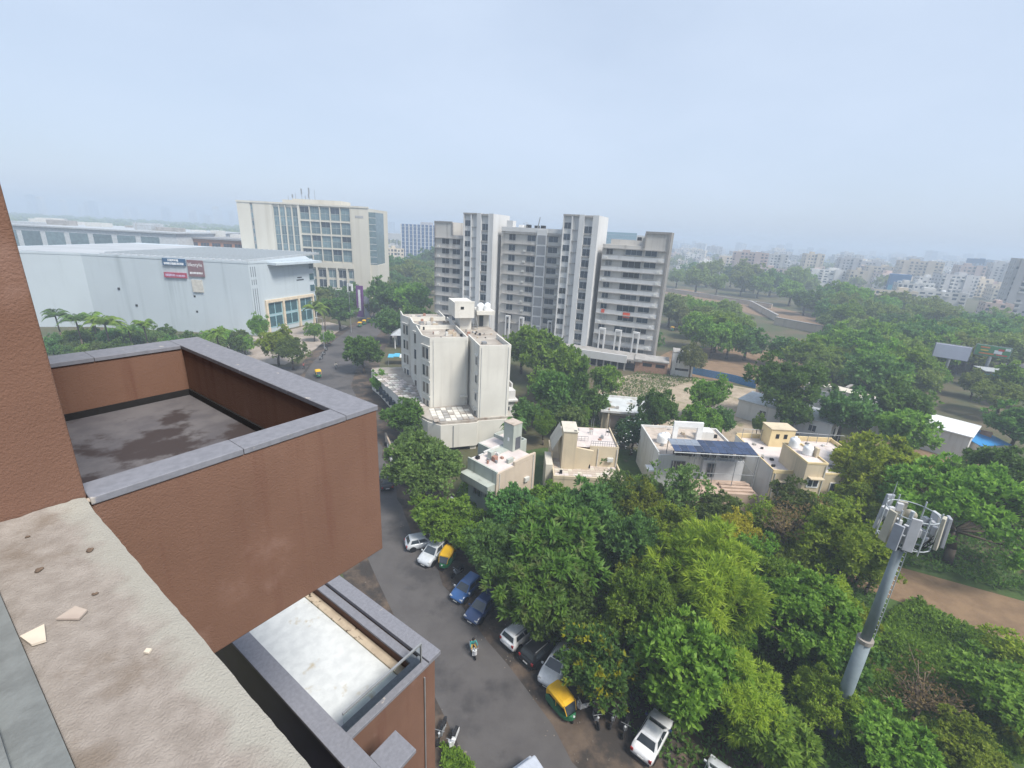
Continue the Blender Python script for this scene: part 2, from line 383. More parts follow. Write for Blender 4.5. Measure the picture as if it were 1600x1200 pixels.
# lower terrace
zc, zf = 27.0, 26.55
bpart('lower_block', STUCCO, own, 2.74, 5.03, 5.06, 16, 0, zf-.02)
bpart('white_terrace', WHITEROOF, own, 2.98, 4.46, 5.2, 15.5, zf-.018, zf)
bpart('gutter', BEIGE, own, 4.46, 4.64, 5.26, 15.5, zf-.018, zf+.05)
bpart('lower_parapet', STUCCO, own, 4.66, 5.03, 5.262, 16, zf-.018, zc-.14)
bpart('coping_step', COPING, own, 4.60, 4.78, 5.262, 16, zc-.14, zc-.09, bev=.006)
bpart('coping', COPING, own, 4.80, 5.12, 4.98, 16, zc-.10, zc, bev=.008)
bpart('lower_parapet', STUCCO, own, 2.99, 5.03, 5.06, 5.26, zf-.018, zc-.11)
bpart('coping', COPING, own, 3.0, 4.795, 4.98, 5.27, zc-.107, zc-.04, bev=.006)
bpart('inner_wall', NAVY, own, 2.72, 2.96, 2.6, 16, 18, zc-.02)
bpart('coping', COPING, own, 2.67, 3.0, 2.55, 16, zc-.018, zc+.06, bev=.008)
bpart('wing_wall', STUCCO, own, 2.97, 3.45, 4.02, 4.40, 10, zc-.022)
bpart('coping', COPING, own, 3.003, 3.52, 3.96, 4.46, zc-.02, zc+.055, bev=.008)
bpart('window_slot', DARK, own, 3.9, 4.1, 5.04, 5.07, 18, 25.2)
bpart('rail_post', STEEL, own, 4.70, 4.73, 5.10, 5.13, zc-.04, zc+.42)
bpart('handrail', STEEL, own, 3.0, 4.73, 5.10, 5.135, zc+.40, zc+.435)
GL = bpy.data.materials.new('clear_railing_glass'); GL.use_nodes = True
b = GL.node_tree.nodes['Principled BSDF']; b.inputs['Transmission Weight'].default_value = 1; b.inputs['Roughness'].default_value = .05
b.inputs['Base Color'].default_value = (.88,.95,.92,1); b.inputs['IOR'].default_value = 1.05
bpart('railing_glass', GL, own, 3.0, 4.70, 5.112, 5.122, zc-.03, zc+.395)
bpart('conduit', STEEL, own, 4.72, 4.745, 5.03, 5.055, 10, 26.6)
bpart('compound_wall', STUCCO, own, 5.03, 9.5, 5.6, 5.85, 0, 2.2)

# debris on the ledge
TILE = mat('cream_tile_shard', (.62,.55,.45), (.55,.48,.40), 6, .6)
TILE2 = mat('dusty_tile_shard', (.42,.36,.31), (.36,.30,.26), 6, .8)
def on_ledge(u, v): return G(u, v, 33.178)
def shard(pix, t, m, label):
    pts = [on_ledge(*p) for p in pix]; c = sum(pts, Vector())/len(pts)
    o = link('tile_shard', MB().prism([(p-c)[:2] for p in pts], 0, t).mesh('tile_shard', m), None, c)
    tag(o, label, 'tile shard')
shard([(32,997),(70,978),(73,1003),(50,1010)], .012, TILE, 'largest cream broken tile piece on the cement ledge near the window')
shard([(88,969),(118,949),(137,955),(124,969)], .010, TILE2, 'dusty grey-brown flat tile flake lying on the cement ledge')
shard([(225,1021),(230,1015),(238,1016),(233,1023)], .010, TILE, 'tiny cream rectangular tile chip in the middle of the cement ledge')
def pebble(u, v, r, label, mm, k):
    rr = random.Random(k); mb = MB()
    for _ in range(4):
        mb.lathe([(r*.4,-r*.2),(r*rr.uniform(.6,.9),0),(r*.5,r*.35),(.001,r*.45)], 7, (rr.uniform(-r,r)*.7, rr.uniform(-r,r)*.7, 0))
    tag(link('dirt_clod', mb.mesh('dirt_clod', mm, True), None, on_ledge(u, v)), label, 'dirt clod')
CLOD = mat('dirt_clod', (.16,.115,.085), (.11,.08,.06), 12, .95)
pebble(60, 890, .018, 'brown dirt clod on the ledge left of centre', CLOD, 1)
pebble(140, 859, .016, 'crumbled dirt clod on the ledge below the wall corner', CLOD, 2)
pebble(43, 838, .011, 'dark nail stub clod on the ledge right below the stucco wall', CLOD, 3)
pebble(148, 928, .011, 'faint brown crumb on the middle of the cement ledge', CLOD, 4)

# ================================================================== windows: shared meshes
WM = {}
def window(parent, x, z, w, h, y, glass=GLASS, frame=FRAMEM, cols=2, fr=.07, name='window', pane='pane', side=0):
    """frame stands proud of the wall at plane y (facing -y); the pane sits back inside it"""
    key = (round(w,2), round(h,2), frame.name, cols, fr)
    if key not in WM:
        f = MB(); p = .07
        f.box(-w/2,w/2,-p,.04,-h/2,-h/2+fr).box(-w/2,w/2,-p,.04,h/2-fr,h/2)
        f.box(-w/2,-w/2+fr,-p,.04,-h/2+fr,h/2-fr).box(w/2-fr,w/2,-p,.04,-h/2+fr,h/2-fr)
        for i in range(1, cols):
            xx = -w/2 + w*i/cols; f.box(xx-fr/2,xx+fr/2,-p*.7,.04,-h/2+fr,h/2-fr)
        WM[key] = (f.mesh('window', frame), MB().box(-w/2+fr,w/2-fr,-.03,.03,-h/2+fr,h/2-fr).mesh('pane'))
    a, b_ = WM[key]
    o = link(name, a, parent, (x, y, z), side)
    link(pane, b_, o, None, None, glass)
    return o
CURT = [GLASS]*5 + [glassmat('pale_curtain_glass', (.32,.32,.31), .5), glassmat('curtained_glass', (.20,.205,.20), .4), glassmat('open_dark', (.02,.022,.025), .5)]
rw = random.Random(11)
def rg(): return rw.choice(CURT)
AC = MB().box(-.42,.42,-.32,0,0,.6).box(-.30,.30,-.335,-.32,.06,.54).mesh('ac_unit', ACM)
def ac(parent, x, y, z, rz=0): return link('ac_unit', AC, parent, (x, y, z), rz)

# ================================================================== apartment slab
apt = thing('apartment_block', 'long grey-white apartment slab with two taller towers and rows of ledges', 'building', (-27.7,156,0), R(-22))
F = 3.07
bpart('wall', APT, apt, 0, 11, 1.0, 15, 0, 33.0)
bpart('wall', APT, apt, .02, 6.1, 1.02, 10, 33.0, 36.9)
bpart('wall', APT, apt, 22.5, 43, 3.0, 17, 0, 36.3)
bpart('wall', APT, apt, 54.8, 72.4, 1.5, 16, 0, 33.0)
bpart('wall', APT, apt, 66.5, 72.38, 1.52, 12, 33.0, 36.6)
FRAMEG = mat('grey_frame_band', (.27,.26,.25), None, .5, .85)
for a in ((-.05,6.2,.8,1.3,36.6,37.1),(6.0,6.4,.8,1.3,33,36.6),(-.35,.0,.8,3,0,37.1),
          (66.2,72.6,1.2,2.0,36.3,36.9),(66.1,66.5,1.2,2.0,32.5,36.3),(72.4,73.0,1.2,9,0,36.9)):
    bpart('frame_band', FRAMEG, apt, *a)
for k in range(11):
    z = 32.0 - F*k
    if z < 2: break
    bpart('ledge', LEDGE, apt, 0, 10.85, .45, 1.0, z-.15, z+.1)
    bpart('ledge', LEDGE, apt, 54.9, 72.2, .85, 1.5, z-.15, z+.1)
    bpart('spandrel', APTW, apt, 54.95, 72.1, 1.35, 1.5, z-3.0, z-1.95)
    for x, w in ((3.8,2.4),(7.8,2.5)): window(apt, x, z-.95, w+.3, 1.75, .98, rg(), cols=2, fr=.05)
    bpart('ledge', LEDGE, apt, 23.5, 34.3, 2.4, 3.0, z+2.45, z+2.65)
    bpart('ledge', LEDGE, apt, 37.7, 42.9, 2.4, 3.0, z+2.45, z+2.65)
    window(apt, 26.3, z+1.4, 2.2, 1.85, 2.98, rg(), fr=.05)
    window(apt, 32.6, z+1.4, 2.7, 1.7, 2.98, rg(), cols=2, fr=.05)
    window(apt, 39.5, z+1.4, 3.0, 1.7, 2.98, rg(), cols=2, fr=.05)
    window(apt, 57.0, z-.8, 1.9, 1.8, 1.33, rg(), fr=.05)
    if k % 2: window(apt, 63.4, z-.95, 5.2, 2.0, 1.33, rg(), cols=3, fr=.05)
    else: window(apt, 63.7, z-.8, 4.6, 1.6, 1.33, rg(), cols=3, fr=.05)
    window(apt, 68.4, z-.8, 3.2, 1.65, 1.33, rg(), cols=2, fr=.05)
    if k: 
        ac(apt, 30.4+rw.uniform(-.4,.4), 2.95, z+.4 if k%2 else z+.2); ac(apt, 41.6, 2.95, z+.3); ac(apt, 70.9, 1.3, z+.12)
        if k % 3: ac(apt, 1.2, .95, z+.12)
        if k % 2: ac(apt, 56.1, 1.3, z+.12)
part('curtain', MB().box(62.8,64.8,1.22,1.26,19.1-F*2,20.6-F*2), mat('orange_red_cloth', (.65,.10,.05)), apt)
part('curtain', MB().box(56.4,57.4,1.20,1.24,19.0-F*1.7,20.0-F*1.7), MATS['orange_red_cloth'], apt)
# louvred glass shaft in the middle
bpart('stair_shaft', APTW, apt, 34.4, 37.6, 2.5, 3.0, 3, 36.0)
for k in range(11):
    z = 34.6 - F*k; bpart('louvre_panel', APTG, apt, 34.75, 37.25, 2.42, 2.5, z-2.75, z-.2)
bpart('parapet', APTW, apt, 22.6, 42.9, 2.7, 3.0, 35.1, 36.35)
for x0, top in ((11.0, 39.8), (43.2, 40.4)):
    bpart('tower', APTW, apt, x0, x0+10.2, .25, 12, 0, top)
    bpart('pier', APTW, apt, x0-.12, x0+.12, -.35, .25, 0, top)
    bpart('pier', APTW, apt, x0+2.35, x0+2.75, -.35, .25, 0, top)
    bpart('pier', APTW, apt, x0+4.6, x0+6.1, -.5, .25, 0, top+.1)
    bpart('pier', APTW, apt, x0+8.5, x0+10.2, -.5, .25, 0, top+.05)
    bpart('cornice', LEDGE, apt, x0-.15, x0+4.58, -.38, .24, top-.35, top+.08)
    bpart('cornice', LEDGE, apt, x0+6.12, x0+8.48, -.45, .24, top-.6, top-.1)
    for k in range(12):
        z = top-2.6-F*k
        if z < 1: break
        window(apt, x0+1.22, z-.35, 2.1, 1.75, .23, rg(), fr=.05)
        window(apt, x0+7.3, z-1.3, 2.36, 2.0, .23, GLASS, fr=.05)
        bpart('sill', LEDGE, apt, x0+2.76, x0+4.58, -.12, .25, z-1.5, z-1.38)
        bpart('sill', LEDGE, apt, x0+6.12, x0+8.48, -.2, .25, z-2.6, z-2.2)
bpart('roof_room', APTW, apt, 24, 26, 3.4, 6, 36.3, 38.2)
bpart('roof_room', APT, apt, 56.5, 66.1, 4, 9, 33, 34.4)
ra = random.Random(2)
for i in range(9):
    x = ra.choice([ra.uniform(23,42), ra.uniform(57,66)]); z = 36.3 if x < 50 else 34.4
    bpart('roof_tank', ra.choice([PLASTIC, BLACKBIT, ACM]), apt, x, x+1.3, 5, 6.2, z, z+ra.uniform(.6,1.1))
mb = MB(); mb.tube((34.2,3.3,36.3),(34.9,3.1,39.5),.18,.12).tube((34.2,3.3,36.3),(33.6,3.1,34.0),.2,.15)
part('roof_hoist', mb, STEEL, apt)
for x in (56.8, 61.5, 66.6):          # white portal frames at the foot
    mb = MB(); mb.box(x,x+.35,-.6,.4,0,9.5).box(x+1.5,x+1.85,-.6,.4,0,9.5).box(x+.35,x+1.5,-.6,.4,9.0,9.5); part('portal_frame', mb, APTW, apt)
for x in (25.8, 30.6, 40.2):
    mb = MB(); mb.box(x,x+.3,1.2,2.2,3,9.4).box(x+1.2,x+1.5,1.2,2.2,3,9.4).box(x+.3,x+1.2,1.2,2.2,8.95,9.4); part('portal_frame', mb, APTW, apt)
bpart('podium_roof', LEDGE, apt, 40, 71, -8.5, .2, 3.0, 3.4)
bpart('podium_wall', APTW, apt, 40, 67, -9.0, -8.5, 2.2, 4.3)
for i in range(14): bpart('podium_column', LEDGE, apt, 41+i*1.95, 41.4+i*1.95, -8.6, -8.3, 0, 2.2)
bpart('podium_back', DARK, apt, 40, 67, -7.2, -7.0, 0, 2.9)
# brick shed and white gate house at the slab's foot
def house(name, label, cat, o, deg, group=None): return thing(name, label, cat, o, R(deg), group)
sh = house('brick_shed', 'low brick shed with dark vents beside the white apartment podium wall', 'shed', (33.5,122.5,0), -16)
bpart('wall', BRICK, sh, 0, 8.5, 0, 6, 0, 3.4); bpart('roof', LEDGE, sh, -.3, 8.8, -.3, 6.3, 3.4, 3.7)
for i in range(2): bpart('vent', DARK, sh, 2+i*3.4, 4.4+i*3.4, -.04, .0, 1.9, 2.8)
gh = house('gate_house', 'white boxy gate house with narrow slot windows by the apartment lot', 'building', (43,121,0), -16)
bpart('wall', WHITE, gh, 0, 5.5, 0, 5, 0, 6.4); bpart('roof', LEDGE, gh, -.1, 5.6, -.1, 5.1, 6.4, 6.6)
for x in (1.0, 1.7): bpart('slot_window', DARK, gh, x, x+.3, -.03, 0, 3.6, 5.2)
bpart('slot_window', DARK, gh, 1.0, 4.4, -.03, 0, 1.6, 2.2)

# ================================================================== cream hotel
HC = mat('hotel_cream', (.56,.535,.46), (.52,.495,.43), .06, .85, streak=((.44,.41,.34), .25))
HFR = mat('hotel_glass_frame', (.30,.34,.33), None, 2, .6)
hot = thing('hotel_tower', 'cream hotel tower with large gridded glass front and rooftop aerials', 'building', (-125,215,0), 0)
bpart('wall', HC, hot, 0, 57.6, .6, 32, 0, 41.5)
bpart('left_wall', HC, hot, 0, 5.7, 0, .6, 0, 42); bpart('left_wall', HC, hot, 6.9, 15.3, 0, .6, 0, 42)
bpart('right_wall', HC, hot, 50.1, 57.6, 0, .6, 0, 41.4)
bpart('slot_wall', mat('hotel_slot', (.25,.26,.27)), hot, 5.7, 6.9, .3, .6, 0, 41)
for k in range(11): window(hot, 6.3, 39.5-3.3*k, 1.0, 2.2, .28, GLASSB, cols=1)
bpart('roof_band', HC, hot, -.2, 57.8, -.25, 1.2, 41.5, 42.2)
for i in range(4):
    x = 15.75+2.8*i
    for k in range(6): window(hot, x+1.25, 38.4-3.9*k, 2.4, 3.8, .58, GLASSB, HFR, cols=2, fr=.10)
    bpart('mullion', HC, hot, x-.35, x, .0, .6, 17.8, 41.5)
bpart('mullion', HC, hot, 26.6, 27.5, -.1, .6, 17.8, 41.5)
for i in range(5):
    x = 27.5+4.5*i
    for k in range(4):
        for q in (0, 1):
            window(hot, x+2.1, 39.7-5.85*k-2.68*q, 4.15, 2.66, .56, GLASSB if (i+k) % 3 or q else GLASS, HFR, cols=2, fr=.10)
    bpart('mullion', HC, hot, x+4.2, x+4.5, -.1, .6, 17.8, 41.5)
for z in (35.2, 29.35, 23.6): bpart('floor_band', HC, hot, 27.5, 49.7, .0, .57, z-.3, z+.3)
bpart('base_band', HC, hot, 15.3, 50.1, -.3, .6, 15.2, 17.7)
for i in range(5):
    x = 29+4.6*i
    for z in (12.6, 8.2): window(hot, x+1.9, z, 3.6, 3.6, .58, GLASS if i % 2 else GLASSB, cols=2, fr=.14)
    bpart('column', HC, hot, x-.7, x, -.3, .6, 0, 15.2)
bpart('canopy', mat('hotel_canopy', (.5,.52,.52)), hot, 28, 50, -5, -.3, 5.2, 5.8)
bpart('corner_glass_core', GLASSB, hot, 57.6, 60.6, 1.2, 14, 17.5, 40)
for k in range(8): bpart('corner_transom', FRAMEM, hot, 57.6, 60.65, 1.12, 1.2, 18+2.8*k, 18.2+2.8*k)
bpart('corner_base', HC, hot, 57.6, 61.2, .9, 14, 0, 17.4)
bpart('sign_letters', mat('hotel_letters', (.36,.36,.36)), hot, 52, 55.6, -.06, 0, 37.3, 38.3)
bpart('roof_room', HC, hot, 22, 44, 6, 18, 42.2, 44.2); bpart('roof_room', HC, hot, 18, 27, 5, 14, 42.2, 43.6)
ra = random.Random(4)
for i in range(9):
    x = 19.5+ra.uniform(0,1.2)+i*1.8 - (i>5)*3; h = ra.uniform(1.5, 5.5)
    mb = MB(); mb.tube((x,7,43.5),(x,7,43.6+h),.12,.07,5)
    if i % 2: mb.box(x-.25,x+.25,6.8,7.2,43.4+h*.6,43.9+h)
    part('roof_aerial', mb, STEEL, hot)

# ================================================================== white mall
mall = thing('mall_building', 'huge windowless white mall box with store signs and grey metal roof', 'building', (0,0,0), 0)
foot = [(-172,131),(-131.5,141.6),(-81,141.2),(-72.5,166.5),(-100,215),(-172,215)]
part('wall', MB().prism(foot, 0, 21.9), MALLW, mall)
rim = [(-172,130.9),(-131.5,141.5),(-80.9,141.1),(-72.4,166.5)]
mb = MB()
for a, b_ in zip(rim, rim[1:]):
    d = (Vector(b_)-Vector(a)).normalized(); n = Vector((-d.y, d.x))
    mb.prism([a, b_, Vector(b_)+n*.5, Vector(a)+n*.5], 21.9, 22.5)
part('parapet', mb, MALLW, mall)
bpart('metal_roof', TIN, mall, -128, -84, 144, 200, 21.9, 22.6)
bpart('flat_roof', mat('mall_flat_roof', (.40,.42,.44), (.34,.36,.38), .1), mall, -168, -128.1, 146, 205, 21.9, 22.1)
rib = MB().box(-.12,.12,0,54,0,.35).mesh('roof_rib', mat('roof_rib_grey', (.36,.40,.43)))
for i in range(22): link('roof_rib', rib, mall, (-127+i*2, 145, 22.6))
slab = [(-80.2,142),(-69.5,142.5),(-67.5,167.5),(-73,168)]
part('roof_canopy', MB().prism([(-79,148),(-75.5,147),(-69.2,166.5),(-72.5,168)], 21.3, 22.0), MALLW, mall)
# right face: local frame along the face
rf = thing('x', 'x', 'x'); del rf['category']; del rf['label']
rf.name = 'right_face'; rf.parent = mall; rf.location = (-81,141.2,0); rf.rotation_euler = (0,0,math.atan2(25.3,8.5))
for i in range(3):
    part('facade_slot', MB().box(.6+i*.75,.85+i*.75,-.06,.02,1.5,14.5).box(.6+i*.75,.85+i*.75,-.06,.02,15.6,17.2).box(.6+i*.75,.85+i*.75,-.06,.02,18,21), mat('slot_grey', (.2,.23,.26)), rf)
CF = mat('cream_entrance_frame', (.66,.56,.42))
bpart('entrance_frame', CF, rf, 4.4, 25.4, -.7, .02, 9.6, 10.5)
for i in range(4):
    x = 4.4+i*6.75
    bpart('entrance_frame', CF, rf, x, x+.7, -.7, .02, 0, 9.6)
    if i < 3:
        for z in (7.6, 3.4): window(rf, x+3.72, z, 6.0, 3.9, -.05, glassmat('entrance_glass', (.05,.12,.14), .12, .1), TEAL, 2, .28)
for k in range(5): window(rf, 25.6, 20.3-3.9*k, 2.6, 2.6, -.06, MATS['entrance_glass'], MALLW, 1, .2)
bpart('small_sign', DARK, rf, 19, 21, -.05, 0, 16.3, 16.7); bpart('small_sign', DARK, rf, 18.6, 21.8, -.05, 0, 15.5, 15.9)
# wall signs on the front (board + print)
SY = 141.05
def sign(name, u0, v0, u1, v1, m):
    a, b_ = PYP(u0, v0, SY), PYP(u1, v1, SY)
    return bpart(name, m, mall, a.x, b_.x, SY-.15, SY+.4, b_.z, a.z), a, b_
def words(t, size, loc, m, parent, sx=1):
    c = bpy.data.curves.new('lettering', 'FONT'); c.body = t; c.size = size; c.extrude = .01; c.align_x = 'CENTER'; c.align_y = 'CENTER'
    c.materials.append(m); tmp = bpy.data.objects.new('lettering_curve', c); COL.objects.link(tmp)
    bpy.context.view_layer.update()
    me = bpy.data.meshes.new_from_object(tmp.evaluated_get(bpy.context.evaluated_depsgraph_get()))
    bpy.data.objects.remove(tmp)
    o = link('lettering', me, parent, loc); o.rotation_euler = (R(90), 0, 0); o.scale = (sx, 1, 1); return o
def bars(sg, a, b_, rows, m, k):
    rr = random.Random(k); mb = MB()
    for (fz, hh, f0, f1) in rows:
        z = b_.z + (a.z-b_.z)*fz; x = a.x + (b_.x-a.x)*f0; xe = a.x + (b_.x-a.x)*f1
        while x < xe:
            wd = rr.uniform(.18,.42); mb.box(x, min(x+wd,xe), SY-.17, SY-.15, z-hh*rr.uniform(.6,1)/2, z+hh/2); x += wd+rr.uniform(.06,.16)
    part('print', mb, m, sg)
SIGNW = mat('sign_white', (.78,.80,.82))
s1, a, b_ = sign('sign_board', 253, 403, 290, 415.5, mat('sign_blue', (.03,.10,.21))); bars(s1, a, b_, [(.74,.7,.25,.72),(.25,.7,.06,.94)], SIGNW, 1)
s2, a, b_ = sign('sign_board', 291.5, 406, 320, 433, mat('sign_brown', (.21,.12,.13)))
words('lifestyle', 1.45, ((a.x+b_.x)/2, SY-.17, a.z*.72+b_.z*.28), SIGNW, s2); bars(s2, a, b_, [(.22,.6,.1,.92)], SIGNW, 2)
s3, a, b_ = sign('sign_board', 256, 425, 292, 435, mat('sign_red', (.36,.05,.09))); bars(s3, a, b_, [(.5,.7,.08,.5),(.42,.5,.54,.95)], mat('sign_lilac', (.55,.45,.62)), 3)
s4, a, b_ = sign('sign_board', 299, 437, 318, 457, mat('sign_beige', (.55,.53,.48)))
for (u, v) in ((118,421),(127,454),(213,477),(135,487),(85,467),(69,443),(185,451),(304,463),(308,487)):
    p = PYP(u, v, 141.3)
    if u > 130: bpart('wall_vent', DARK, mall, p.x-.3, p.x+.3, 141.3, 141.7, p.z-.3, p.z+.3)
# mall block behind, with low roofs and orange band
back = thing('shopping_block', 'flat roofed grey shopping block behind the white mall box', 'building', (0,0,0))
bpart('wall', mat('back_mall_wall', (.52,.55,.57)), back, -290, -172, 240, 300, 0, 25.5)
bpart('roof_slab', TIN, back, -291, -171, 239, 301, 25.5, 26.2)
ra = random.Random(8)
for i in range(14):
    x = ra.uniform(-285,-190); y = ra.uniform(242,285); w = ra.uniform(4,16)
    bpart('roof_unit', ra.choice([WHITE, TIN, ACM, LEDGE]), back, x, x+w, y, y+ra.uniform(3,8), 26.2, 26.2+ra.uniform(1,3.2))
for i in range(9): bpart('facade_panel', ra.choice([MATS['sign_brown'], GLASSB, MALLW, MATS['curtain_wall_glass']]), back, -286+i*12, -277+i*12, 239.6, 240, 16, 23.5)
ob = thing('orange_brick_block', 'long low orange brick block with dark window band beyond the mall roof', 'building', (0,0,0))
OR = mat('orange_brick', (.42,.20,.11), (.36,.17,.09), 1)
bpart('wall', OR, ob, -200, -110, 252, 300, 0, 23.2); bpart('roof_slab', mat('grey_slab', (.26,.27,.28)), ob, -201, -109, 251, 301, 23.2, 24.0)
for i in range(13): window(ob, -190+i*6, 20.4, 4.6, 2.2, 251.95, GLASSB if i>9 else GLASS, OR, 3)
for i in range(6): bpart('roof_unit', ra.choice([WHITE, ACM]), ob, -185+i*11, -180+i*11, 270, 276, 24, 24+ra.uniform(1.5,4))
def dissolve(e, parent):
    M = Matrix.Translation(e.location) @ e.rotation_euler.to_matrix().to_4x4()
    for c in list(e.children):
        mbs = c.matrix_basis.copy(); c.parent = parent; c.matrix_basis = M @ mbs
    bpy.data.objects.remove(e)
dissolve(rf, mall)

# ================================================================== weathered white office block
off = thing('office_block', 'weathered white office block with stepped blank wings and a tank room on the roof', 'building', (-14.0,74.6,0), R(19))
ZR = 16.9
def wing(x0, x1, y0, y1, z0=5.0, zr=ZR):
    bpart('wing_wall', AGED, off, x0, x1, y0, y1, z0, zr)
    bpart('roof', AGEDR, off, x0+.25, x1-.25, y0+.25, y1-.25, zr, zr+.03)
    mb = MB(); mb.box(x0-.02,x1+.02,y0-.02,y0+.22,zr,zr+.75).box(x0-.02,x0+.2,y0+.22,y1,zr,zr+.75).box(x1-.2,x1+.02,y0+.22,y1,zr,zr+.75)
    part('parapet', mb, AGED, off)
def side_windows(x, y0, n, zs, w=1.5, h=1.7):
    for z in zs:
        for i in range(n): window(off, x, z, w, h, y0+i*(w+.25), GLASS, AGED, 2, .1, side=R(-90))
zs = [15.0-3.1*k for k in range(4)]
def bay_wing(x0, x1, y0, y1):
    foot_ = [(x0,y0),(x1,y0),(x1,y1),(x0-1,y1),(x0-1,y0+2.4)]
    part('wing_wall', MB().prism(foot_, 5.0, ZR), AGED, off)
    part('roof', MB().prism([(x0+.2,y0+.25),(x1-.25,y0+.25),(x1-.25,y1-.2),(x0-.75,y1-.2),(x0-.75,y0+2.5)], ZR, ZR+.03), AGEDR, off)
    mb = MB(); mb.box(x0+.02,x1+.02,y0-.02,y0+.2,ZR,ZR+.75).box(x1-.2,x1+.02,y0+.2,y1,ZR,ZR+.75).box(x0-1.02,x0-.8,y0+2.4,y1,ZR,ZR+.75)
    mb.prism([(x0-.02,y0-.02),(x0+.2,y0+.1),(x0-.8,y0+2.5),(x0-1.02,y0+2.4)], ZR, ZR+.72); part('parapet', mb, AGED, off)
    for k in range(4):
        z = 14.8-3.1*k
        for f in (.27, .73):
            window(off, x0-f-.03, z, 1.02, 2.1, y0+2.4*f-.01, GLASS if (k+int(f*3)) % 3 == 0 else BAYG, AGED, 1, .11, side=R(-67.4))
        o = bpart('bay_sill', AGED, off, -1.3, 1.3, -.16, 0, -.12, .12); o.location = (x0-.5, y0+1.2, z-1.35); o.rotation_euler = (0,0,R(-67.4))
        if k == 0: o = bpart('bay_hood', AGED, off, -1.3, 1.3, -.3, 0, -.08, .08); o.location = (x0-.5, y0+1.2, z+1.35); o.rotation_euler = (0,0,R(-67.4))
BAYG = glassmat('beige_curtained_glass', (.17,.15,.13), .35, .4)
bay_wing(0, 6.5, 0, 10.4)
wing(6.95, 12.2, -6.2, 1.8, 4.2)
bpart('roof_deck', AGEDR, off, 6.5, 13.6, 1.8, 17.4, 4.2, ZR-.1)
bay_wing(-.2, 6.48, 10.42, 18.9)
bay_wing(-1.4, 6.0, 18.92, 26.5)
for z in zs:
    window(off, 6.93, z-.3, 1.3, 1.5, -4.6, GLASS, AGED, 1, .1, side=R(-90)); bpart('sun_shade', AGED, off, 6.65, 6.95, -5.5, -3.8, z+.6, z+.72)
bpart('link_wall', AGED, off, 6.5, 6.95, 1.0, 1.79, 4.2, ZR-.2)
# roof tank room with overhanging upper storey and steel stair
bpart('stair_room', AGED, off, 7.2, 9.4, 10.0, 14.5, ZR-.1, ZR+2.6)
bpart('tank_room', AGED, off, 5.9, 9.6, 8.6, 15, ZR+2.4, ZR+5.2)
bpart('room_window', DARK, off, 7.0, 7.6, 8.56, 8.6, ZR+4.0, ZR+4.5)
bpart('tank_parapet', AGED, off, 5.88, 9.62, 8.58, 8.8, ZR+5.2, ZR+5.5)
bpart('tank_shelf', AGED, off, 10.6, 14.2, 10.5, 15.5, ZR+2.6, ZR+3.3); bpart('lift_room', AGED, off, 11.2, 13.6, 12.6, 15.4, ZR-.1, ZR+2.6)
bpart('room_door', GLASS, off, 11.6, 12.4, 12.5, 12.6, ZR+.02, ZR+2.1)
for k in range(9): bpart('stair_tread', STEEL, off, 9.68, 10.5, 9.6+k*.32, 9.85+k*.32, ZR+.3+k*.36, ZR+.36+k*.36)
mb = MB()
for x in (9.69, 10.48): mb.tube((x,9.5,ZR+.9),(x,12.6,ZR+4.3),.05).tube((x,9.5,ZR),(x,9.5,ZR+.9),.05)
part('stair_rail', mb, STEEL, off)
for i,(x,y) in enumerate(((11.3,11.4),(12.7,11.4),(11.9,12.8),(13.3,12.9))):
    part('water_tank', MB().lathe([(.6,0),(.62,.15),(.58,.3),(.62,.5),(.58,.7),(.62,.9),(.5,1.1),(.2,1.3)], 14, (x,y,ZR+3.3)), PLASTIC, off, smooth=True)
ra = random.Random(6)
for i in range(16):
    x, y = ra.choice([(ra.uniform(1,6), ra.uniform(1,8)), (ra.uniform(8,12), ra.uniform(-5,7)), (ra.uniform(0,3), ra.uniform(10,16)), (ra.uniform(-1,3), ra.uniform(18,25))])
    bpart('roof_unit', ra.choice([ACM, AGED, STEEL, BEIGE]), off, x, x+ra.uniform(.4,1.1), y, y+ra.uniform(.3,.9), ZR+.03, ZR+ra.uniform(.35,.8))
# podium with tiled sloping skirt
pod = [(-9.0,24.5),(-7.6,20),(-3.2,.5),(-3,-1.5),(-1.2,-5.2),(.6,-7.2),(6.6,-7.2),(7.0,-6.6),(13.2,-6.8),(13.2,26),(-9,26)]
part('podium_wall', MB().prism(pod, .8, 4.9), AGED, off)
inset = [(p[0]*.985+.05, p[1]*.985+.1) for p in pod]
part('podium_roof', MB().prism(inset, 4.9, 5.3), AGEDR, off)
tile = MB().box(-.42,.42,-.55,.55,0,.06).mesh('roof_tile', ROOFW)
ra = random.Random(12); n = 0
for i in range(7):
    for j in range(5):
        o = link('roof_tile', tile, off, (.1+i*.97, -6.1+j*1.2, 5.32+.03*ra.random()), ra.uniform(-.02,.02), ra.choice([AGED, LEDGE, AGEDR, AGED]))
for i in range(5):
    for j in range(15):
        x = -3.0 - j*.36 + i*.95 + (j>8)*-.2; y = 1.2+j*1.32
        link('roof_tile', tile, off, (x, y, 5.32+.03*ra.random()), R(12), ra.choice([AGED, LEDGE, AGEDR, ROOFW]))
part('podium_columns', MB().box(.8,1.6,-6.8,-6,0,.8).box(5.6,6.6,-6.8,-6,0,.8).box(12,13,-6.4,-5.6,0,.8).box(-3,-2.4,0,.6,0,.8), AGED, off)
part('podium_core', MB().prism([(p[0]*.9+.4,p[1]*.9+.6) for p in pod], 0, .8), DARK, off)
for k in range(9): bpart('skirt_window', GLASS, off, -4.3-k*.5, -3.7-k*.5, 3+k*2.05, 4.1+k*2.05, 1.9, 3.3)
bpart('drain_pipe', STEEL, off, 2.6, 2.72, -7.3, -7.2, .8, 4.7)
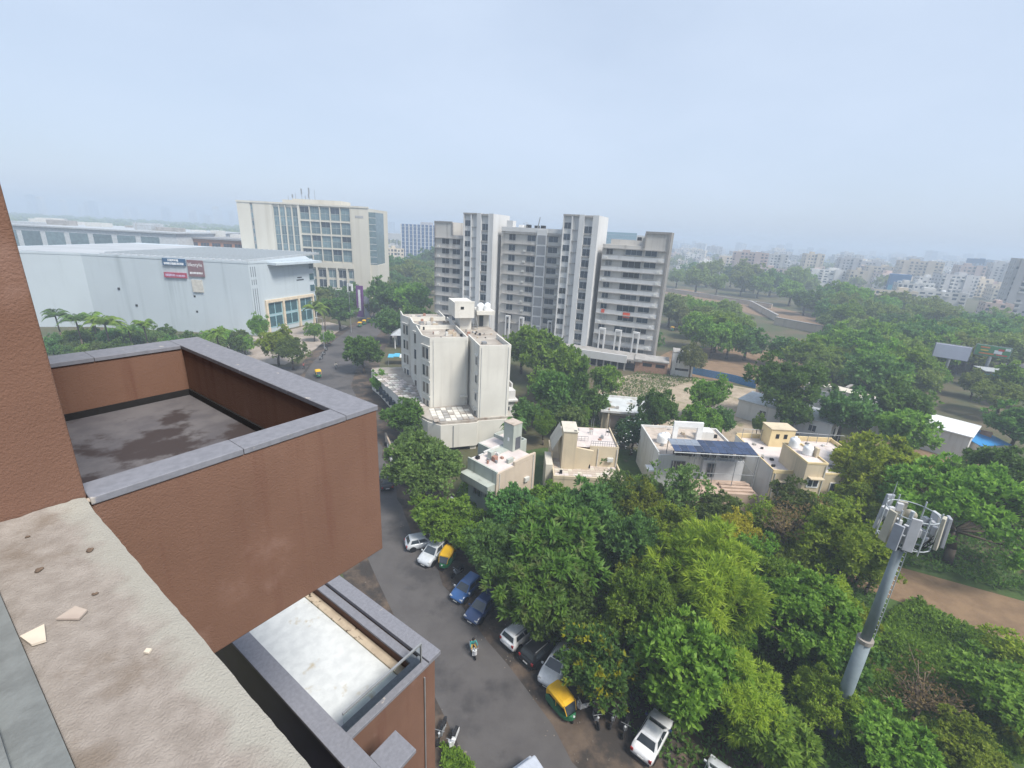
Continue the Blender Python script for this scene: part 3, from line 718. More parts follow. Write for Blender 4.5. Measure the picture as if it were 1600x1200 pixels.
bpart('door_shade', AGED, off, 5.2, 6.5, -.6, 0, 7.0, 7.2)
# small annex on the right
bpart('annex_wall', WHITE, off, 13.2, 17, 4, 17, 0, 6.0); bpart('annex_roof', AGEDR, off, 13.3, 16.9, 6.5, 16.9, 6.0, 6.05)
bpart('annex_parapet', WHITE, off, 16.8, 17.05, 6, 17.05, 6, 6.8); bpart('annex_porch', WHITE, off, 13.2, 17.4, 3.4, 6.2, 4.0, 4.3)
window(off, 15.2, 2.2, 1.6, 1.5, 3.97, GLASS, WHITE, 2, .1)

# compound wall and shade shed by the office
cw = thing('compound_wall', 'weathered tan boundary wall running beside the office block and parked bikes', 'wall', (0,0,0))
mb = MB(); pts = [G(603,690), G(612,712), G(626,735), G(640,760)]
for p, q in zip(pts, pts[1:]):
    d = (q-p).normalized(); n = Vector((-d.y,d.x,0))*.12
    mb.prism([(p-n)[:2],(q-n)[:2],(q+n)[:2],(p+n)[:2]], 0, 1.7)
part('wall', mb, mat('tan_wall', (.42,.35,.28), (.33,.27,.21), .8, .9), cw)
p = G(622, 545, 0)
shd = thing('pool_pavilion', 'grey-roofed open pavilion behind the dark round roadside tree', 'pavilion', (p.x-1, p.y, 0), R(8))
for x in (0, 4, 8):
    bpart('post', WHITE, shd, x, x+.3, 0, .3, 0, 4.2); bpart('post', WHITE, shd, x, x+.3, 5, 5.3, 0, 4.2)
part('roof', MB().add([(-1,-1,4.2),(9.5,-1,4.2),(9.5,6.5,4.2),(-1,6.5,4.2),(1.2,2.2,5.6),(8,2.2,5.6),(8,3.4,5.6),(1.2,3.4,5.6)],
     [(0,1,5,4),(1,2,6,5),(2,3,7,6),(3,0,4,7),(4,5,6,7),(3,2,1,0)]), TIN, shd)
bpart('back_wall', GLASS, shd, .3, 8, 4.6, 4.9, 0, 4.1)
p = G(618, 572, 0)
aw = thing('striped_awning', 'blue and white canvas awning beside the dark roadside tree', 'awning', (p.x-2, p.y, 0), R(10))
for i in range(4): bpart('canvas', mat('blue_canvas', (.10,.42,.62)) if i in (0,1) else PLASTIC, aw, i*1.5, i*1.5+1.48, 0, 3.5, 2.2+.2*(i%2), 2.3+.2*(i%2))
for x in (.1, 5.7): bpart('post', STEEL, aw, x, x+.1, .1, .2, 0, 2.2)

# ================================================================== villas
def railing(parent, x0, x1, y, z, h=.9, n=10):
    mb = MB(); mb.box(x0,x1,y-.03,y+.03,z+h-.05,z+h).box(x0,x1,y-.02,y+.02,z+h*.5,z+h*.5+.04)
    for i in range(n+1): x = x0+(x1-x0)*i/n; mb.box(x-.02,x+.02,y-.02,y+.02,z,z+h-.05)
    return part('railing', mb, STEEL, parent)
def walls(parent, x0, x1, y0, y1, z, h, m, t=.2, name='parapet', sides='fblr'):
    if 'f' in sides: bpart(name, m, parent, x0, x1, y0, y0+t, z, z+h)
    if 'b' in sides: bpart(name, m, parent, x0, x1, y1-t, y1, z, z+h)
    if 'l' in sides: bpart(name, m, parent, x0, x0+t, y0+t, y1-t, z, z+h)
    if 'r' in sides: bpart(name, m, parent, x1-t, x1, y0+t, y1-t, z, z+h)
def tank(parent, x, y, z, r=.6, h=1.3):
    return part('water_tank', MB().lathe([(r,0),(r*1.04,h*.15),(r*.97,h*.28),(r*1.04,h*.42),(r*.97,h*.58),(r*1.02,h*.75),(r*.75,h*.92),(r*.3,h),(r*.28,h*1.08)], 16, (x,y,z)), PLASTIC, parent, True)
# villa with square stair tower, turned to the street corner
GRNW = mat('grey_green_wall', (.42,.45,.41), (.36,.39,.35), .4, .85, streak=((.27,.28,.25), 1.2))
BLUW = mat('grey_blue_wall', (.36,.39,.42), (.31,.34,.36), .4, .85)
WARM = mat('warm_cream_wall', (.54,.45,.36), (.48,.40,.32), .3, .85, streak=((.46,.39,.32), 1.0))
v1 = thing('corner_villa', 'cream flat-roofed corner villa with a square grey-green stair tower', 'house', (-1.3,50.6,0), R(47.5))
# local x runs along the right face, y to the back left
bpart('wall', WARM, v1, 0, 7.4, 0, 1.0, 0, 6.4); bpart('wall', BLUW, v1, .02, 7.3, 1.0, 5.2, 0, 6.0)
bpart('roof', ROOFW, v1, .2, 7.2, .25, 5.0, 6.4, 6.43)
bpart('wall', WARM, v1, 3.0, 7.28, 1.0, 5.3, 6.0, 6.4)
bpart('parapet', WARM, v1, 3.2, 7.4, 0, .3, 6.44, 6.95); bpart('parapet', WARM, v1, 4.6, 7.2, .5, .62, 6.44, 6.75)
bpart('balcony', GRNW, v1, -1.3, -.02, .2, 5.4, 4.0, 5.0); bpart('balcony_floor', LEDGE, v1, -1.2, -.03, .3, 5.3, 3.8, 4.0)
bpart('left_wall', GRNW, v1, -.02, .2, .0, 5.4, 4.9, 6.7); bpart('roof_room', WARM, v1, .2, 3, 1.0, 5.2, 6.0, 6.4)
bpart('upstand', WHITE, v1, 2.6, 5.5, 5.0, 5.25, 6.43, 6.75); bpart('upstand', WHITE, v1, .3, 2.4, 4.9, 5.1, 6.43, 6.6)
for y in (1.2, 3.4): window(v1, -.03, 2.6, 1.5, 1.5, y, GLASS, BLUW, 2, .1, side=R(-90))
bpart('chimney', GRNW, v1, 2.2, 2.9, 3.3, 4.0, 6.43, 7.4); bpart('plant_pot', mat('terracotta', (.36,.20,.15)), v1, 2.0, 2.6, 2.4, 3.0, 6.43, 7.1)
bpart('skylight', GRNW, v1, 3.0, 4.0, .9, 1.3, 6.44, 7.0)
bpart('rear_wall', GRNW, v1, 4.2, 9.6, 3.6, 8.0, 0, 6.5); bpart('rear_roof', ROOFW, v1, 4.4, 9.4, 5.4, 7.8, 6.5, 6.53)
walls(v1, 7.3, 9.6, 3.6, 8.0, 6.5, .5, GRNW)
bpart('stair_tower', GRNW, v1, 5.9, 7.6, 2.9, 4.7, 6.0, 10.3); bpart('tower_roof', ROOFT, v1, 5.85, 7.65, 2.85, 4.75, 10.3, 10.42)
bpart('tower_door', mat('grey_opening', (.10,.105,.12)), v1, 6.4, 7.4, 2.86, 2.9, 6.6, 8.4)
bpart('tower_window', PLASTIC, v1, 5.87, 5.9, 3.6, 3.9, 7.8, 8.3)
bpart('garden_wall', mat('dry_brown', (.30,.20,.15)), v1, -5, -3.2, -1, 1.5, 0, .3); bpart('gate_wall', BLUW, v1, -3.4, -3.2, 1.0, 5, 0, 2.4)
# cream villa with slanted stair head
v2 = thing('cream_villa', 'cream villa with broad tiled terrace and slanted stair head on the roof', 'house', (6.3,55.3,0), 0)
bpart('wall', CREAM, v2, 0, 9.4, 0, 11.5, 0, 3.6); bpart('terrace', ROOFT, v2, .15, 9.25, .15, 6, 3.6, 3.63)
tl = MB().box(-.3,.3,-.3,.3,0,.02).mesh('floor_tile', ROOFT)
ra = random.Random(3)
for i in range(14):
    for j in range(7): link('floor_tile', tl, v2, (.55+i*.64, .6+j*.64, 3.635), None, ra.choice([ROOFT, ROOFW, ROOFT, PALECREAM]))
walls(v2, -.05, 9.45, -.05, 11.5, 3.6, .45, CREAM, .18, sides='flr')
bpart('upper_wall', CREAM, v2, 5.2, 9.3, 4.0, 11.3, 3.6, 6.5); bpart('upper_wall', CREAM, v2, 1.3, 5.2, 6.0, 11.3, 3.6, 6.5)
bpart('upper_roof', ROOFW, v2, 1.5, 9.1, 4.2, 11.1, 6.5, 6.53)
walls(v2, 5.2, 9.3, 4.0, 11.3, 6.5, .3, CREAM, .15, sides='fr'); railing(v2, 5.3, 9.2, 4.08, 6.8, .8, 12); railing(v2, 3.2, 5.2, 6.1, 6.5, .8, 4)
bpart('stair_head', CREAM, v2, 1.2, 3.1, 2.8, 6.3, 3.6, 9.3); bpart('stair_head_roof', PALECREAM, v2, 1.1, 3.2, 2.7, 6.4, 9.3, 9.42)
bpart('head_vent', DARK, v2, 2.6, 3.0, 2.9, 3.2, 9.42, 9.45)
part('stair_wall', MB().add([(3.1,3.0,3.6),(5.0,3.0,3.6),(5.6,3.0,6.5),(3.1,3.0,6.9),(3.1,3.4,3.6),(5.0,3.4,3.6),(5.6,3.4,6.5),(3.1,3.4,6.9)],
     [(0,1,2,3),(7,6,5,4),(0,4,5,1),(1,5,6,2),(2,6,7,3),(3,7,4,0)]), CREAM, v2)
part('slanted_roof', MB().add([(-.1,4.5,5.6),(1.2,4.5,8.2),(1.2,9,8.2),(-.1,9,5.6),(-.1,4.5,5.45),(1.2,4.5,8.05),(1.2,9,8.05),(-.1,9,5.45)],
     [(0,1,2,3),(7,6,5,4),(0,4,5,1),(1,5,6,2),(2,6,7,3),(3,7,4,0)]), PALECREAM, v2)
bpart('roof_post', CREAM, v2, -.1, .1, 4.6, 4.8, 3.6, 5.4); bpart('side_wall', PALECREAM, v2, -1.0, -.05, 2, 6, 0, 4.6)
mb = MB()
for x in (5.9, 6.2, 8.2, 8.6): mb.tube((x,8.5,6.5),(x,8.5,9.2),.03)
part('roof_pole', mb, STEEL, v2)
# white villa with solar deck
v3 = thing('solar_villa', 'white villa with a long tilted solar deck on steel posts', 'house', (21.1,57.6,0), 0)
bpart('wall', WHITE, v3, 0, 12.0, 1.2, 11, 0, 6.3); bpart('roof', ROOFT, v3, .2, 11.8, 1.4, 10.8, 6.3, 6.33)
walls(v3, -.05, 12.05, 1.15, 11.05, 6.3, .35, WHITE, .2, sides='lbr')
bpart('front_wall', mat('grey_white_cladding', (.52,.54,.56), (.46,.48,.5), 1, .8), v3, 6.2, 11.9, .6, 1.2, 3.1, 6.1)
bpart('front_terrace', mat('pink_sandstone', (.50,.38,.30), (.42,.31,.24), 1, .9), v3, 3.5, 12.6, -3.2, .6, 0, 3.1)
for k in range(4): bpart('terrace_step', MATS['pink_sandstone'], v3, 8.2, 12.4, -3.2+k*.7, -2.7+k*.7, 3.1, 3.2+.1*k)
window(v3, 7.4, 4.6, 1.2, 2.2, .57, GLASS, STEEL, 2, .08); window(v3, 3, 4.6, 2.0, 1.8, 1.17, GLASS, STEEL, 3, .08)
tank(v3, 1.6, 5.2, 6.33, .75, 1.5); tank(v3, 2.5, 6.2, 6.33, .6, 1.2)
mb = MB(); mb.box(3.6,8.0,6.6,7.0,8.4,9.2).box(3.6,4.3,6.6,7.0,6.33,8.4).box(7.2,8.0,6.6,7.0,6.33,8.4); part('roof_portal', mb, PLASTIC, v3)
bpart('roof_room', WHITE, v3, 8.2, 10, 7, 9, 6.33, 7.6)
bpart('chajja', PLASTIC, v3, -1.0, -.06, 1.5, 3.2, 3.4, 3.6)
PAN = mat('solar_cell_blue', (.02,.035,.085), (.03,.05,.11), 1, .2, spec=.6, rnd=.5)
PANW = mat('pale_reflecting_panel', (.22,.25,.30), None, 1, .25, spec=.6)  # paler panel copy, its reflection put into the base colour
sp = MB().box(-.49,.49,-.82,.82,0,.04).mesh('solar_panel', PAN)
for i in range(11):
    for j in range(2):
        o = link('solar_panel', sp, v3, (1.6+i*1.02, -.75+j*1.66, 8.35+j*.16), None, PANW if i < 4 and j else PAN); o.rotation_euler = (R(5.5),0,0)
mb = MB()
for j in (-1.6, .1, 1.7): mb.box(1.0,12.6,j-.04,j+.04,8.26+.1*j,8.32+.1*j)
part('panel_rail', mb, PLASTIC, v3)
mb = MB()
for x in (1.2, 4.0, 6.8, 9.6, 12.4):
    mb.tube((x,-1.5,3.1 if x>3.5 else 0),(x,-1.5,8.2),.05,n=6).tube((x,1.6,6.3),(x,1.6,8.4),.05,n=6)
mb.tube((1.2,-1.5,5.2),(12.4,-1.5,5.2),.04,n=6).tube((9.6,-1.5,8.1),(12.4,-1.5,5.2),.04,n=6)
part('deck_post', mb, STEEL, v3)
mb = MB(); ra = random.Random(1)
for i in range(22): x = ra.uniform(2,11.6); mb.box(x, x+ra.uniform(.2,.6), .8+ra.uniform(0,.5), 1.4+ra.uniform(0,.6), 6.35, 6.5+ra.uniform(.1,.8))
part('roof_clutter', mb, mat('dark_clutter', (.06,.05,.045)), v3)
railing(v3, 4.2, 11.9, .7, 6.1, .8, 16)
# large cream villa
v4 = thing('large_cream_villa', 'large cream villa with terrace railing, water tanks and a yellow stair head', 'house', (35.4,55.2,0), 0)
bpart('wall', CREAM, v4, 0, 4.3, 0, 11.4, 0, 6.2); bpart('wall', CREAM, v4, 4.3, 15, .3, 11.4, 0, 6.2)
bpart('white_side', WHITE, v4, -.06, .0, .1, 11.3, 0, 6.6)
bpart('terrace', ROOFW, v4, .2, 2.6, .2, 11.2, 6.2, 6.23); bpart('terrace', ROOFW, v4, 2.6, 14.8, 3.6, 11.2, 6.2, 6.23); bpart('terrace', ROOFW, v4, 5.2, 14.8, .5, 3.6, 6.2, 6.23)
walls(v4, -.05, 4.25, -.05, 11.5, 6.2, .5, YELLOWC, .16, sides='fl'); bpart('parapet', YELLOWC, v4, .15, 15, 11.3, 11.5, 6.2, 6.9)
bpart('parapet', YELLOWC, v4, 6.7, 15, .28, .46, 6.2, 6.45); bpart('parapet', YELLOWC, v4, 14.85, 15.02, .5, 11.3, 6.2, 6.8)
bpart('stair_room', CREAM, v4, 2.6, 5.2, -2.2, 3.6, 0, 8.9); bpart('stair_room_roof', ROOFW, v4, 2.75, 5.05, -2.0, 3.4, 8.9, 8.92)
walls(v4, 2.55, 5.25, -2.25, 3.65, 8.9, .25, YELLOWC, .14)
tank(v4, 3.5, 2.6, 8.92, .62, 1.5); tank(v4, 4.2, .6, 8.92, .62, 1.3); bpart('tank_pier', CREAM, v4, 4.75, 5.1, -.3, .3, 8.92, 10.2)
bpart('yellow_stair_head', YELLOWC, v4, 3.6, 7.2, 8.4, 11, 6.23, 9.0); bpart('head_roof', CREAM, v4, 3.5, 7.3, 8.3, 11.1, 9.0, 9.12)
for x in (4.4, 5.6): bpart('head_opening', DARK, v4, x, x+.5, 8.36, 8.4, 7.6, 8.3)
mb = MB()
for i in range(11): x = .6+i*1.45; mb.tube((x,10.6 if i<9 else 10.3,6.23),(x,10.6 if i<9 else 10.3,8.0),.04,n=5)
mb.tube((.6,10.6,8.0),(16,10.3,7.8),.04,n=5); part('terrace_rail', mb, STEEL, v4)
window(v4, 3.9, 6.2, 1.5, 1.2, -2.23, GLASS, PLASTIC, 2, .12); bpart('window_shade', CREAM, v4, 3.1, 4.9, -2.9, -2.2, 7.0, 7.12)
window(v4, 2.0, 4.6, 1.2, 1.0, -.03, GLASS, CREAM, 2, .1); bpart('window_shade', CREAM, v4, .5, 2.6, -.7, -.07, 5.2, 5.3); bpart('window_shade', YELLOWC, v4, 2.7, 5.1, -3.0, -2.22, 3.6, 4.0)
window(v4, 3.9, 2.4, 1.6, 1.4, -2.23, GLASS, PLASTIC, 2, .12); window(v4, 1.0, 4.6, .8, .9, -.03, GLASS, CREAM, 1, .1)
window(v4, 9, 4.4, 1.8, 1.4, .27, GLASS, PLASTIC, 2, .1)
bpart('fallen_panel', TIN, v4, 12.5, 14.6, 6.5, 7.2, 6.25, 6.6)
# low pavilion house behind, with wet roof
v5 = thing('low_bungalow', 'low pale bungalow with a wet flat roof behind the cream villa', 'house', (17.3,80.6,0), R(-6))
bpart('wall', CREAM, v5, 0, 9.5, 1.0, 9, 0, 3.6); bpart('roof', mat('wet_roof', (.56,.58,.58), (.48,.50,.5), .5, .4, stain=((.28,.24,.19), .35, .5, .62)), v5, -.3, 9.8, .3, 9.3, 3.6, 3.75)
walls(v5, -.4, 9.9, .2, 9.4, 3.7, .4, WHITE, .2)
bpart('porch_shade_panel', mat('porch_shadow_wall', (.25,.20,.16)), v5, 1.2, 4.6, .94, 1.0, .2, 3.0)  # flat panel on the wall; the porch shade is put into its colour
for x in (1.0, 4.7): bpart('porch_column', CREAM, v5, x, x+.3, .3, .6, 0, 3.6)
gw = thing('grey_boundary_wall', 'long dull grey boundary wall behind the cream villa', 'wall', (9.4,74.6,0), R(-2))
bpart('wall', mat('dull_grey_wall', (.24,.225,.21), (.19,.175,.165), .5, .9), gw, 0, 15, 0, .25, 0, 1.9)
for i in range(6): bpart('pillar', MATS['dull_grey_wall'], gw, i*3-.18, i*3+.18, -.08, .33, 0, 2.1)

PIPEW = mat('white_pvc_pipe', (.62,.62,.60), None, 3, .6)
def pipe(parent, x, y, z0, z1, r=.055): part('drain_pipe', MB().tube((x,y,z0),(x,y,z1),r,n=6), PIPEW, parent)
for x in (.6, 6.2): pipe(off, x, -.07, 5.3, ZR+.4)
for x in (7.3, 11.8): pipe(off, x, -6.27, 5.3, ZR+.4)
for x in (6.4, 9.1): pipe(v2, x, 3.93, 3.6, 6.5)
for x in (.3, 4.1): pipe(v4, x, -.08, 0, 6.2)
pipe(v4, 5.05, -2.28, 0, 8.8); pipe(v1, .5, -.07, 0, 6.3); pipe(v1, 6.9, -.07, 0, 6.8); pipe(v3, .4, 1.1, 0, 6.3)
ac(v2, 8.2, 3.95, 4.6); ac(v4, 1.6, -.06, 3.0); ac(v4, 8.2, .26, 2.6); ac(v4, 11, .26, 4.2); ac(v1, 3.2, -.02, 3.4); ac(v1, 5.6, -.02, 3.4)
ra = random.Random(44)
def clutter(parent, x0, x1, y0, y1, z, n):
    for i in range(n):
        x, y = ra.uniform(x0,x1), ra.uniform(y0,y1); a, b2, h = ra.uniform(.15,.6), ra.uniform(.15,.5), ra.uniform(.1,.55)
        bpart('roof_clutter', ra.choice([MATS['terracotta'], LEDGE, STEEL, BEIGE, PIPEW, BLACKBIT]), parent, x, x+a, y, y+b2, z, z+h)
clutter(v1, .6, 4.5, 1, 4.5, 6.435, 8); clutter(v2, 2, 8.6, 6.6, 10.6, 6.535, 9); clutter(v2, .6, 9, .6, 3.4, 3.66, 6)
clutter(v3, 1, 11, 3, 10, 6.335, 16); clutter(v4, .6, 2.2, 1, 10, 6.235, 6); clutter(v4, 6, 14, 1, 10, 6.235, 14); clutter(v5, .5, 9, 1, 8.5, 3.76, 6)
clutter(off, 7.2, 12, 2.2, 8, ZR-.08, 14); clutter(off, .6, 6, .6, 8, ZR+.035, 8); clutter(off, 0, 6, 9.5, 25, ZR+.035, 12)

# ================================================================== right side sheds, billboards
s1 = thing('white_warehouse', 'white flat-roofed warehouse with red-brown edge beside the blue tin roof', 'building', (80,77,0), R(40))
bpart('wall', WHITE, s1, 0, 9, -2, 12, 0, 4.6); bpart('roof', mat('white_sheet_roof', (.72,.73,.73), (.66,.67,.67), .2, .7), s1, -.3, 9.3, -2.3, 14, 4.6, 4.8)
bpart('annex', WHITE, s1, 2, 9, 14, 26, 0, 5.6); bpart('annex_roof', ROOFT, s1, 6, 9, 14.2, 25.8, 5.6, 5.65); bpart('annex_room', PALECREAM, s1, 2.2, 5.8, 16, 26, 5.6, 6.6)
bpart('rafter_frame', LEDGE, s1, 6.2, 10, 19, 19.5, 6.4, 6.7); bpart('rafter_frame', LEDGE, s1, 6.2, 10, 24, 24.4, 6.4, 6.7)
bpart('red_panel', BRICK, s1, 9.3, 9.6, -1, 1.5, 2.6, 4.5); bpart('red_panel', BRICK, s1, 9.3, 9.6, -4, -2.4, 1.5, 4.0)
bpart('side_annex', WHITE, s1, 9.6, 13, -2, 2.5, 0, 3.8)
bt = thing('blue_tin_shed', 'small shed with a bright blue tin roof beside the white warehouse', 'shed', (85,76.8,0), R(10))
bpart('wall', PALECREAM, bt, 0, 6.2, .3, 4.5, 0, 2.6)
part('roof', MB().add([(-.3,-.2,2.6),(6.6,-.2,2.6),(6.6,4.8,3.3),(-.3,4.8,3.3),(-.3,-.2,2.68),(6.6,-.2,2.68),(6.6,4.8,3.38),(-.3,4.8,3.38)],
   [(3,2,1,0),(4,5,6,7),(0,1,5,4),(1,2,6,5),(2,3,7,6),(3,0,4,7)]), mat('blue_tin', (.04,.24,.52), (.035,.2,.45), 2, .5), bt)
s2_ = thing('white_compound_house', 'white compound house half hidden by trees with a blue water stand', 'house', (60,80,0), R(45))
bpart('wall', WHITE, s2_, 0, 8, 0, 17, 0, 3.8); bpart('roof', TIN, s2_, -.2, 8.2, -.2, 17.2, 3.8, 4.0); bpart('door', DARK, s2_, 3, 4, -.04, 0, 0, 2.2)
for y in (3, 8, 12): window(s2_, -.03, 2.2, 1.4, 1.4, y, GLASS, WHITE, 2, .1, side=R(-90))
p = G(1310, 612, 4.5)
bs = thing('blue_stall', 'small stall with grey tin roof and blue and white band behind the big tree', 'stall', (p.x-2, p.y, 0), R(-20))
bpart('counter', mat('stall_blue', (.02,.09,.28)), bs, 0, 5, 0, 3, 2.0, 4.2); bpart('band', PLASTIC, bs, -.05, 5.05, -.05, 3.05, 1.2, 2.0); bpart('base', LEDGE, bs, 0, 5, 0, 3, 0, 1.2); bpart('roof', TIN, bs, -.6, 5.6, -.8, 3.6, 4.2, 4.4)
def billboard(name, label, uv, w, h, z0, face, deg, extra=None):
    p = G(*uv, z0+h/2); t = thing(name, label, 'billboard', (p.x, p.y, 0), R(deg))
    bpart('panel', face, t, -w/2, w/2, -.2, .2, z0, z0+h); bpart('panel_frame', STEEL, t, -w/2-.2, w/2+.2, .2, .45, z0-.2, z0+h+.2)
    part('post', MB().tube((0,.9,0),(0,.9,z0+h*.8),.45,.4,12), STEEL, t, True)
    if extra: extra(t, w, h, z0)
    return t
LILAC = mat('blank_hoarding', (.62,.62,.74), (.57,.57,.68), .2, .7)
billboard('billboard', 'blank lilac-grey billboard above the trees', (1487, 550), 7.3, 3.7, 7.6, LILAC, -40)
def ad(t, w, h, z0):
    rr = random.Random(4); cols = [mat('ad_orange', (.62,.20,.05)), SIGNW, mat('ad_red', (.55,.06,.04)), mat('ad_yellow', (.65,.48,.08))]
    for (x, z, a, c, k) in ((-3.6,3.2,2.6,.7,0),(-3.4,1.9,2.2,.6,3),(-3.6,.5,4.2,.6,0),(.4,1.2,2.2,1.6,1),(1.4,2.6,1.6,.9,2),(3.2,3.0,1.4,1.1,1),(1.2,.5,3.0,.5,2)):
        bpart('print', cols[k], t, x*.74, (x+a)*.74, -.23-.004*k, -.2, z0+z*.62+.1, z0+(z+c)*.62+.1)
billboard('billboard', 'green and orange printed billboard on a single white pole', (1551, 549), 7.0, 2.8, 8.2, mat('ad_green', (.08,.24,.10)), -40, ad)
p = G(1494, 598, 0); kio = thing('teal_kiosk', 'two-storey teal kiosk with a tin roof below the lilac billboard', 'kiosk', (p.x+1, p.y-6, 0), R(-20))
for k in (0, 1): bpart('storey', mat('teal_paint', (.06,.30,.32)), kio, 0, 6, 0, 4, k*2.6, k*2.6+2.2); bpart('ledge', LEDGE, kio, -.2, 6.2, -.4, 4.2, k*2.6+2.2, k*2.6+2.45)
bpart('roof', TIN, kio, -.8, 6.8, -1, 5, 5.4, 5.6); bpart('shop_opening', DARK, kio, .6, 5.4, -.05, 0, .4, 1.8); bpart('shop_opening', GLASS, kio, .6, 5.4, -.05, 0, 3.1, 4.4)
# blue site fence: panel by panel
bf = thing('blue_site_fence', 'bright blue corrugated sheet fence between the sand lot and the dirt yard', 'fence', (0,0,0))
pts = smooth_line([G(1068,581), G(1100,588), G(1140,596), G(1180,607)], 8)
fm = mat('blue_sheet', (.02,.20,.46), (.02,.16,.38), 2, .5)
for p, q in zip(pts, pts[1:]):
    d = q-p; L_ = d.length; mb = MB(); n = 6
    for i in range(n): mb.box(i*L_/n, (i+1)*L_/n-.02, -.03 if i % 2 else 0, .03 if i % 2 else .06, 0, 2.0)
    o = part('sheet_panel', mb, fm, bf); o.location = (p.x, p.y, 0); o.rotation_euler = (0,0,math.atan2(d.y,d.x))
# canal retaining walls
for (a, b_, h, lab) in (((1036,455),(1205,482),2.6,'long pale concrete retaining wall along the far dirt bank, left stretch'),
                        ((1170,478),(1212,502),3.2,'short cracked concrete retaining wall beside the orange earth slope'),
                        ((1208,507),(1282,522),3.6,'pale concrete retaining wall right of the orange earth slope')):
    p, q = G(*a), G(*b_); d = q-p; L_ = d.length
    t = thing('retaining_wall', lab, 'wall', (p.x,p.y,0), math.atan2(d.y,d.x))
    n = max(2, int(L_/12))
    for i in range(n):
        bpart('wall_panel', mat('canal_concrete', (.52,.44,.35), (.43,.36,.28), .1, .9, streak=((.28,.25,.21), .3)), t, i*L_/n+.05, (i+1)*L_/n-.05, 0, .8, 0, h-.3)
    bpart('coping', LEDGE, t, 0, L_, -.2, 1.0, h-.3, h)

# ================================================================== vegetation
def leaf_mesh(name, P, Lv, Wv):
    """one rhombus per leaf: base P, length vector Lv, half width vector Wv (numpy n x 3)"""
    n = len(P); V = np.empty((n, 4, 3), dtype=np.float32)
    V[:,0] = P; V[:,1] = P + Lv*.45 + Wv; V[:,2] = P + Lv; V[:,3] = P + Lv*.45 - Wv
    me = bpy.data.meshes.new(name)
    me.vertices.add(n*4); me.vertices.foreach_set('co', V.ravel())
    me.loops.add(n*4); me.loops.foreach_set('vertex_index', np.arange(n*4, dtype=np.int32))
    me.polygons.add(n); me.polygons.foreach_set('loop_start', np.arange(0, n*4, 4, dtype=np.int32))
    me.update(calc_edges=True); me.validate()
    return me
def unit(a): return a/np.maximum(np.linalg.norm(a, axis=-1, keepdims=True), 1e-6)
def leaves_on(rg_, C, OUT, k, L, W, up=.5, spread=.9, droop=0.0):
    """k leaves radiating from every sprig centre C with outward direction OUT"""
    P = np.repeat(C, k, 0); O = np.repeat(OUT, k, 0)
    D = unit(O*.55 + np.array([0,0,up*.5]) + rg_.normal(0, spread, P.shape)*.6)
    D[:,2] -= droop; D = unit(D)
    ln = L*rg_.uniform(.5, 1.4, (len(P),1))
    Nn = unit(O + np.array([0,0,up]) + rg_.normal(0, .45, P.shape))
    Wd = unit(np.cross(Nn, D))*W*rg_.uniform(.7, 1.25, (len(P),1))
    return P, D*ln, Wd
def crown_mesh(name, seed, clumps, sprigs, k, L, W, shape='round', cr=(.2,.34), droop=0., spread=.9, up=.5, fill=.35):
    g_ = np.random.default_rng(seed)
    d = unit(g_.normal(0, 1, (clumps,3)))
    if shape == 'cone':
        h = g_.beta(1.1, 1.5, clumps); ang = g_.uniform(0, 2*np.pi, clumps); r = (1-h)*.55*np.sqrt(g_.uniform(.3,1,clumps)) + .05
        C = np.stack([r*np.cos(ang), r*np.sin(ang), h*2-1], 1)
    elif shape == 'umbrella':
        r = np.sqrt(g_.uniform(0,1,clumps)); ang = g_.uniform(0, 2*np.pi, clumps)
        C = np.stack([r*np.cos(ang), r*np.sin(ang), .55*np.sqrt(np.maximum(0,1-r*r))+g_.uniform(-.35,.1,clumps)], 1)
    else:
        d[:,2] = np.where(d[:,2] < -.62, -d[:,2]*.6, d[:,2])
        lob = unit(g_.normal(0,1,(7,3))); lob[:,2] = np.abs(lob[:,2])*.8
        bump = 1.04 - .46*np.clip(1-np.max(unit(d)@unit(lob).T, axis=1), 0, .7)/.4
        q_ = g_.uniform(0,1,clumps); r = np.where(q_ < fill, g_.uniform(.15,.6,clumps), np.where(q_ > .9, g_.uniform(.9,1.12,clumps), g_.uniform(.56,.9,clumps)))*bump
        C = unit(d)*r[:,None]; C[:,2] *= .85
    rad = g_.uniform(*cr, clumps)*g_.choice([.6,1.,1.,1.25], clumps)
    sd = unit(g_.normal(0,1,(clumps,sprigs,3)) + unit(C)[:,None,:]*.9 + np.array([0,0,.35]))
    S = C[:,None,:] + sd*rad[:,None,None]*g_.uniform(.55,1.05,(clumps,sprigs,1))
    S = S.reshape(-1,3); O = unit(sd.reshape(-1,3)*.7 + unit(S)*.5)
    P, Lv, Wv = leaves_on(g_, S, O, k, L, W, up, spread, droop)
    return leaf_mesh(name, P, Lv, Wv), C
def limbs_mesh(name, C, seed, n=9, thick=.06):
    rr = random.Random(seed); mb = MB()
    base = Vector((0,0,-1.6)); fork = Vector((rr.uniform(-.06,.06), rr.uniform(-.06,.06), -.62))
    mb.path([base, base.lerp(fork,.5)+Vector((rr.uniform(-.03,.03),rr.uniform(-.03,.03),0)), fork], [thick*1.25, thick, thick*.85])
    idx = list(range(len(C))); rr.shuffle(idx)
    for i in idx[:n]:
        t = Vector(C[i]); m_ = fork.lerp(t,.45)+Vector((0,0,-.08))
        mb.path([fork, m_, t], [thick*.6, thick*.36, thick*.12], 5)
        for _ in range(2):
            e = t + Vector((rr.uniform(-.3,.3),rr.uniform(-.3,.3),rr.uniform(-.1,.3)))
            mb.path([m_.lerp(t,.5), e], [thick*.25, thick*.06], 4)
    return mb.mesh(name, BARK, True)
KIND = {}
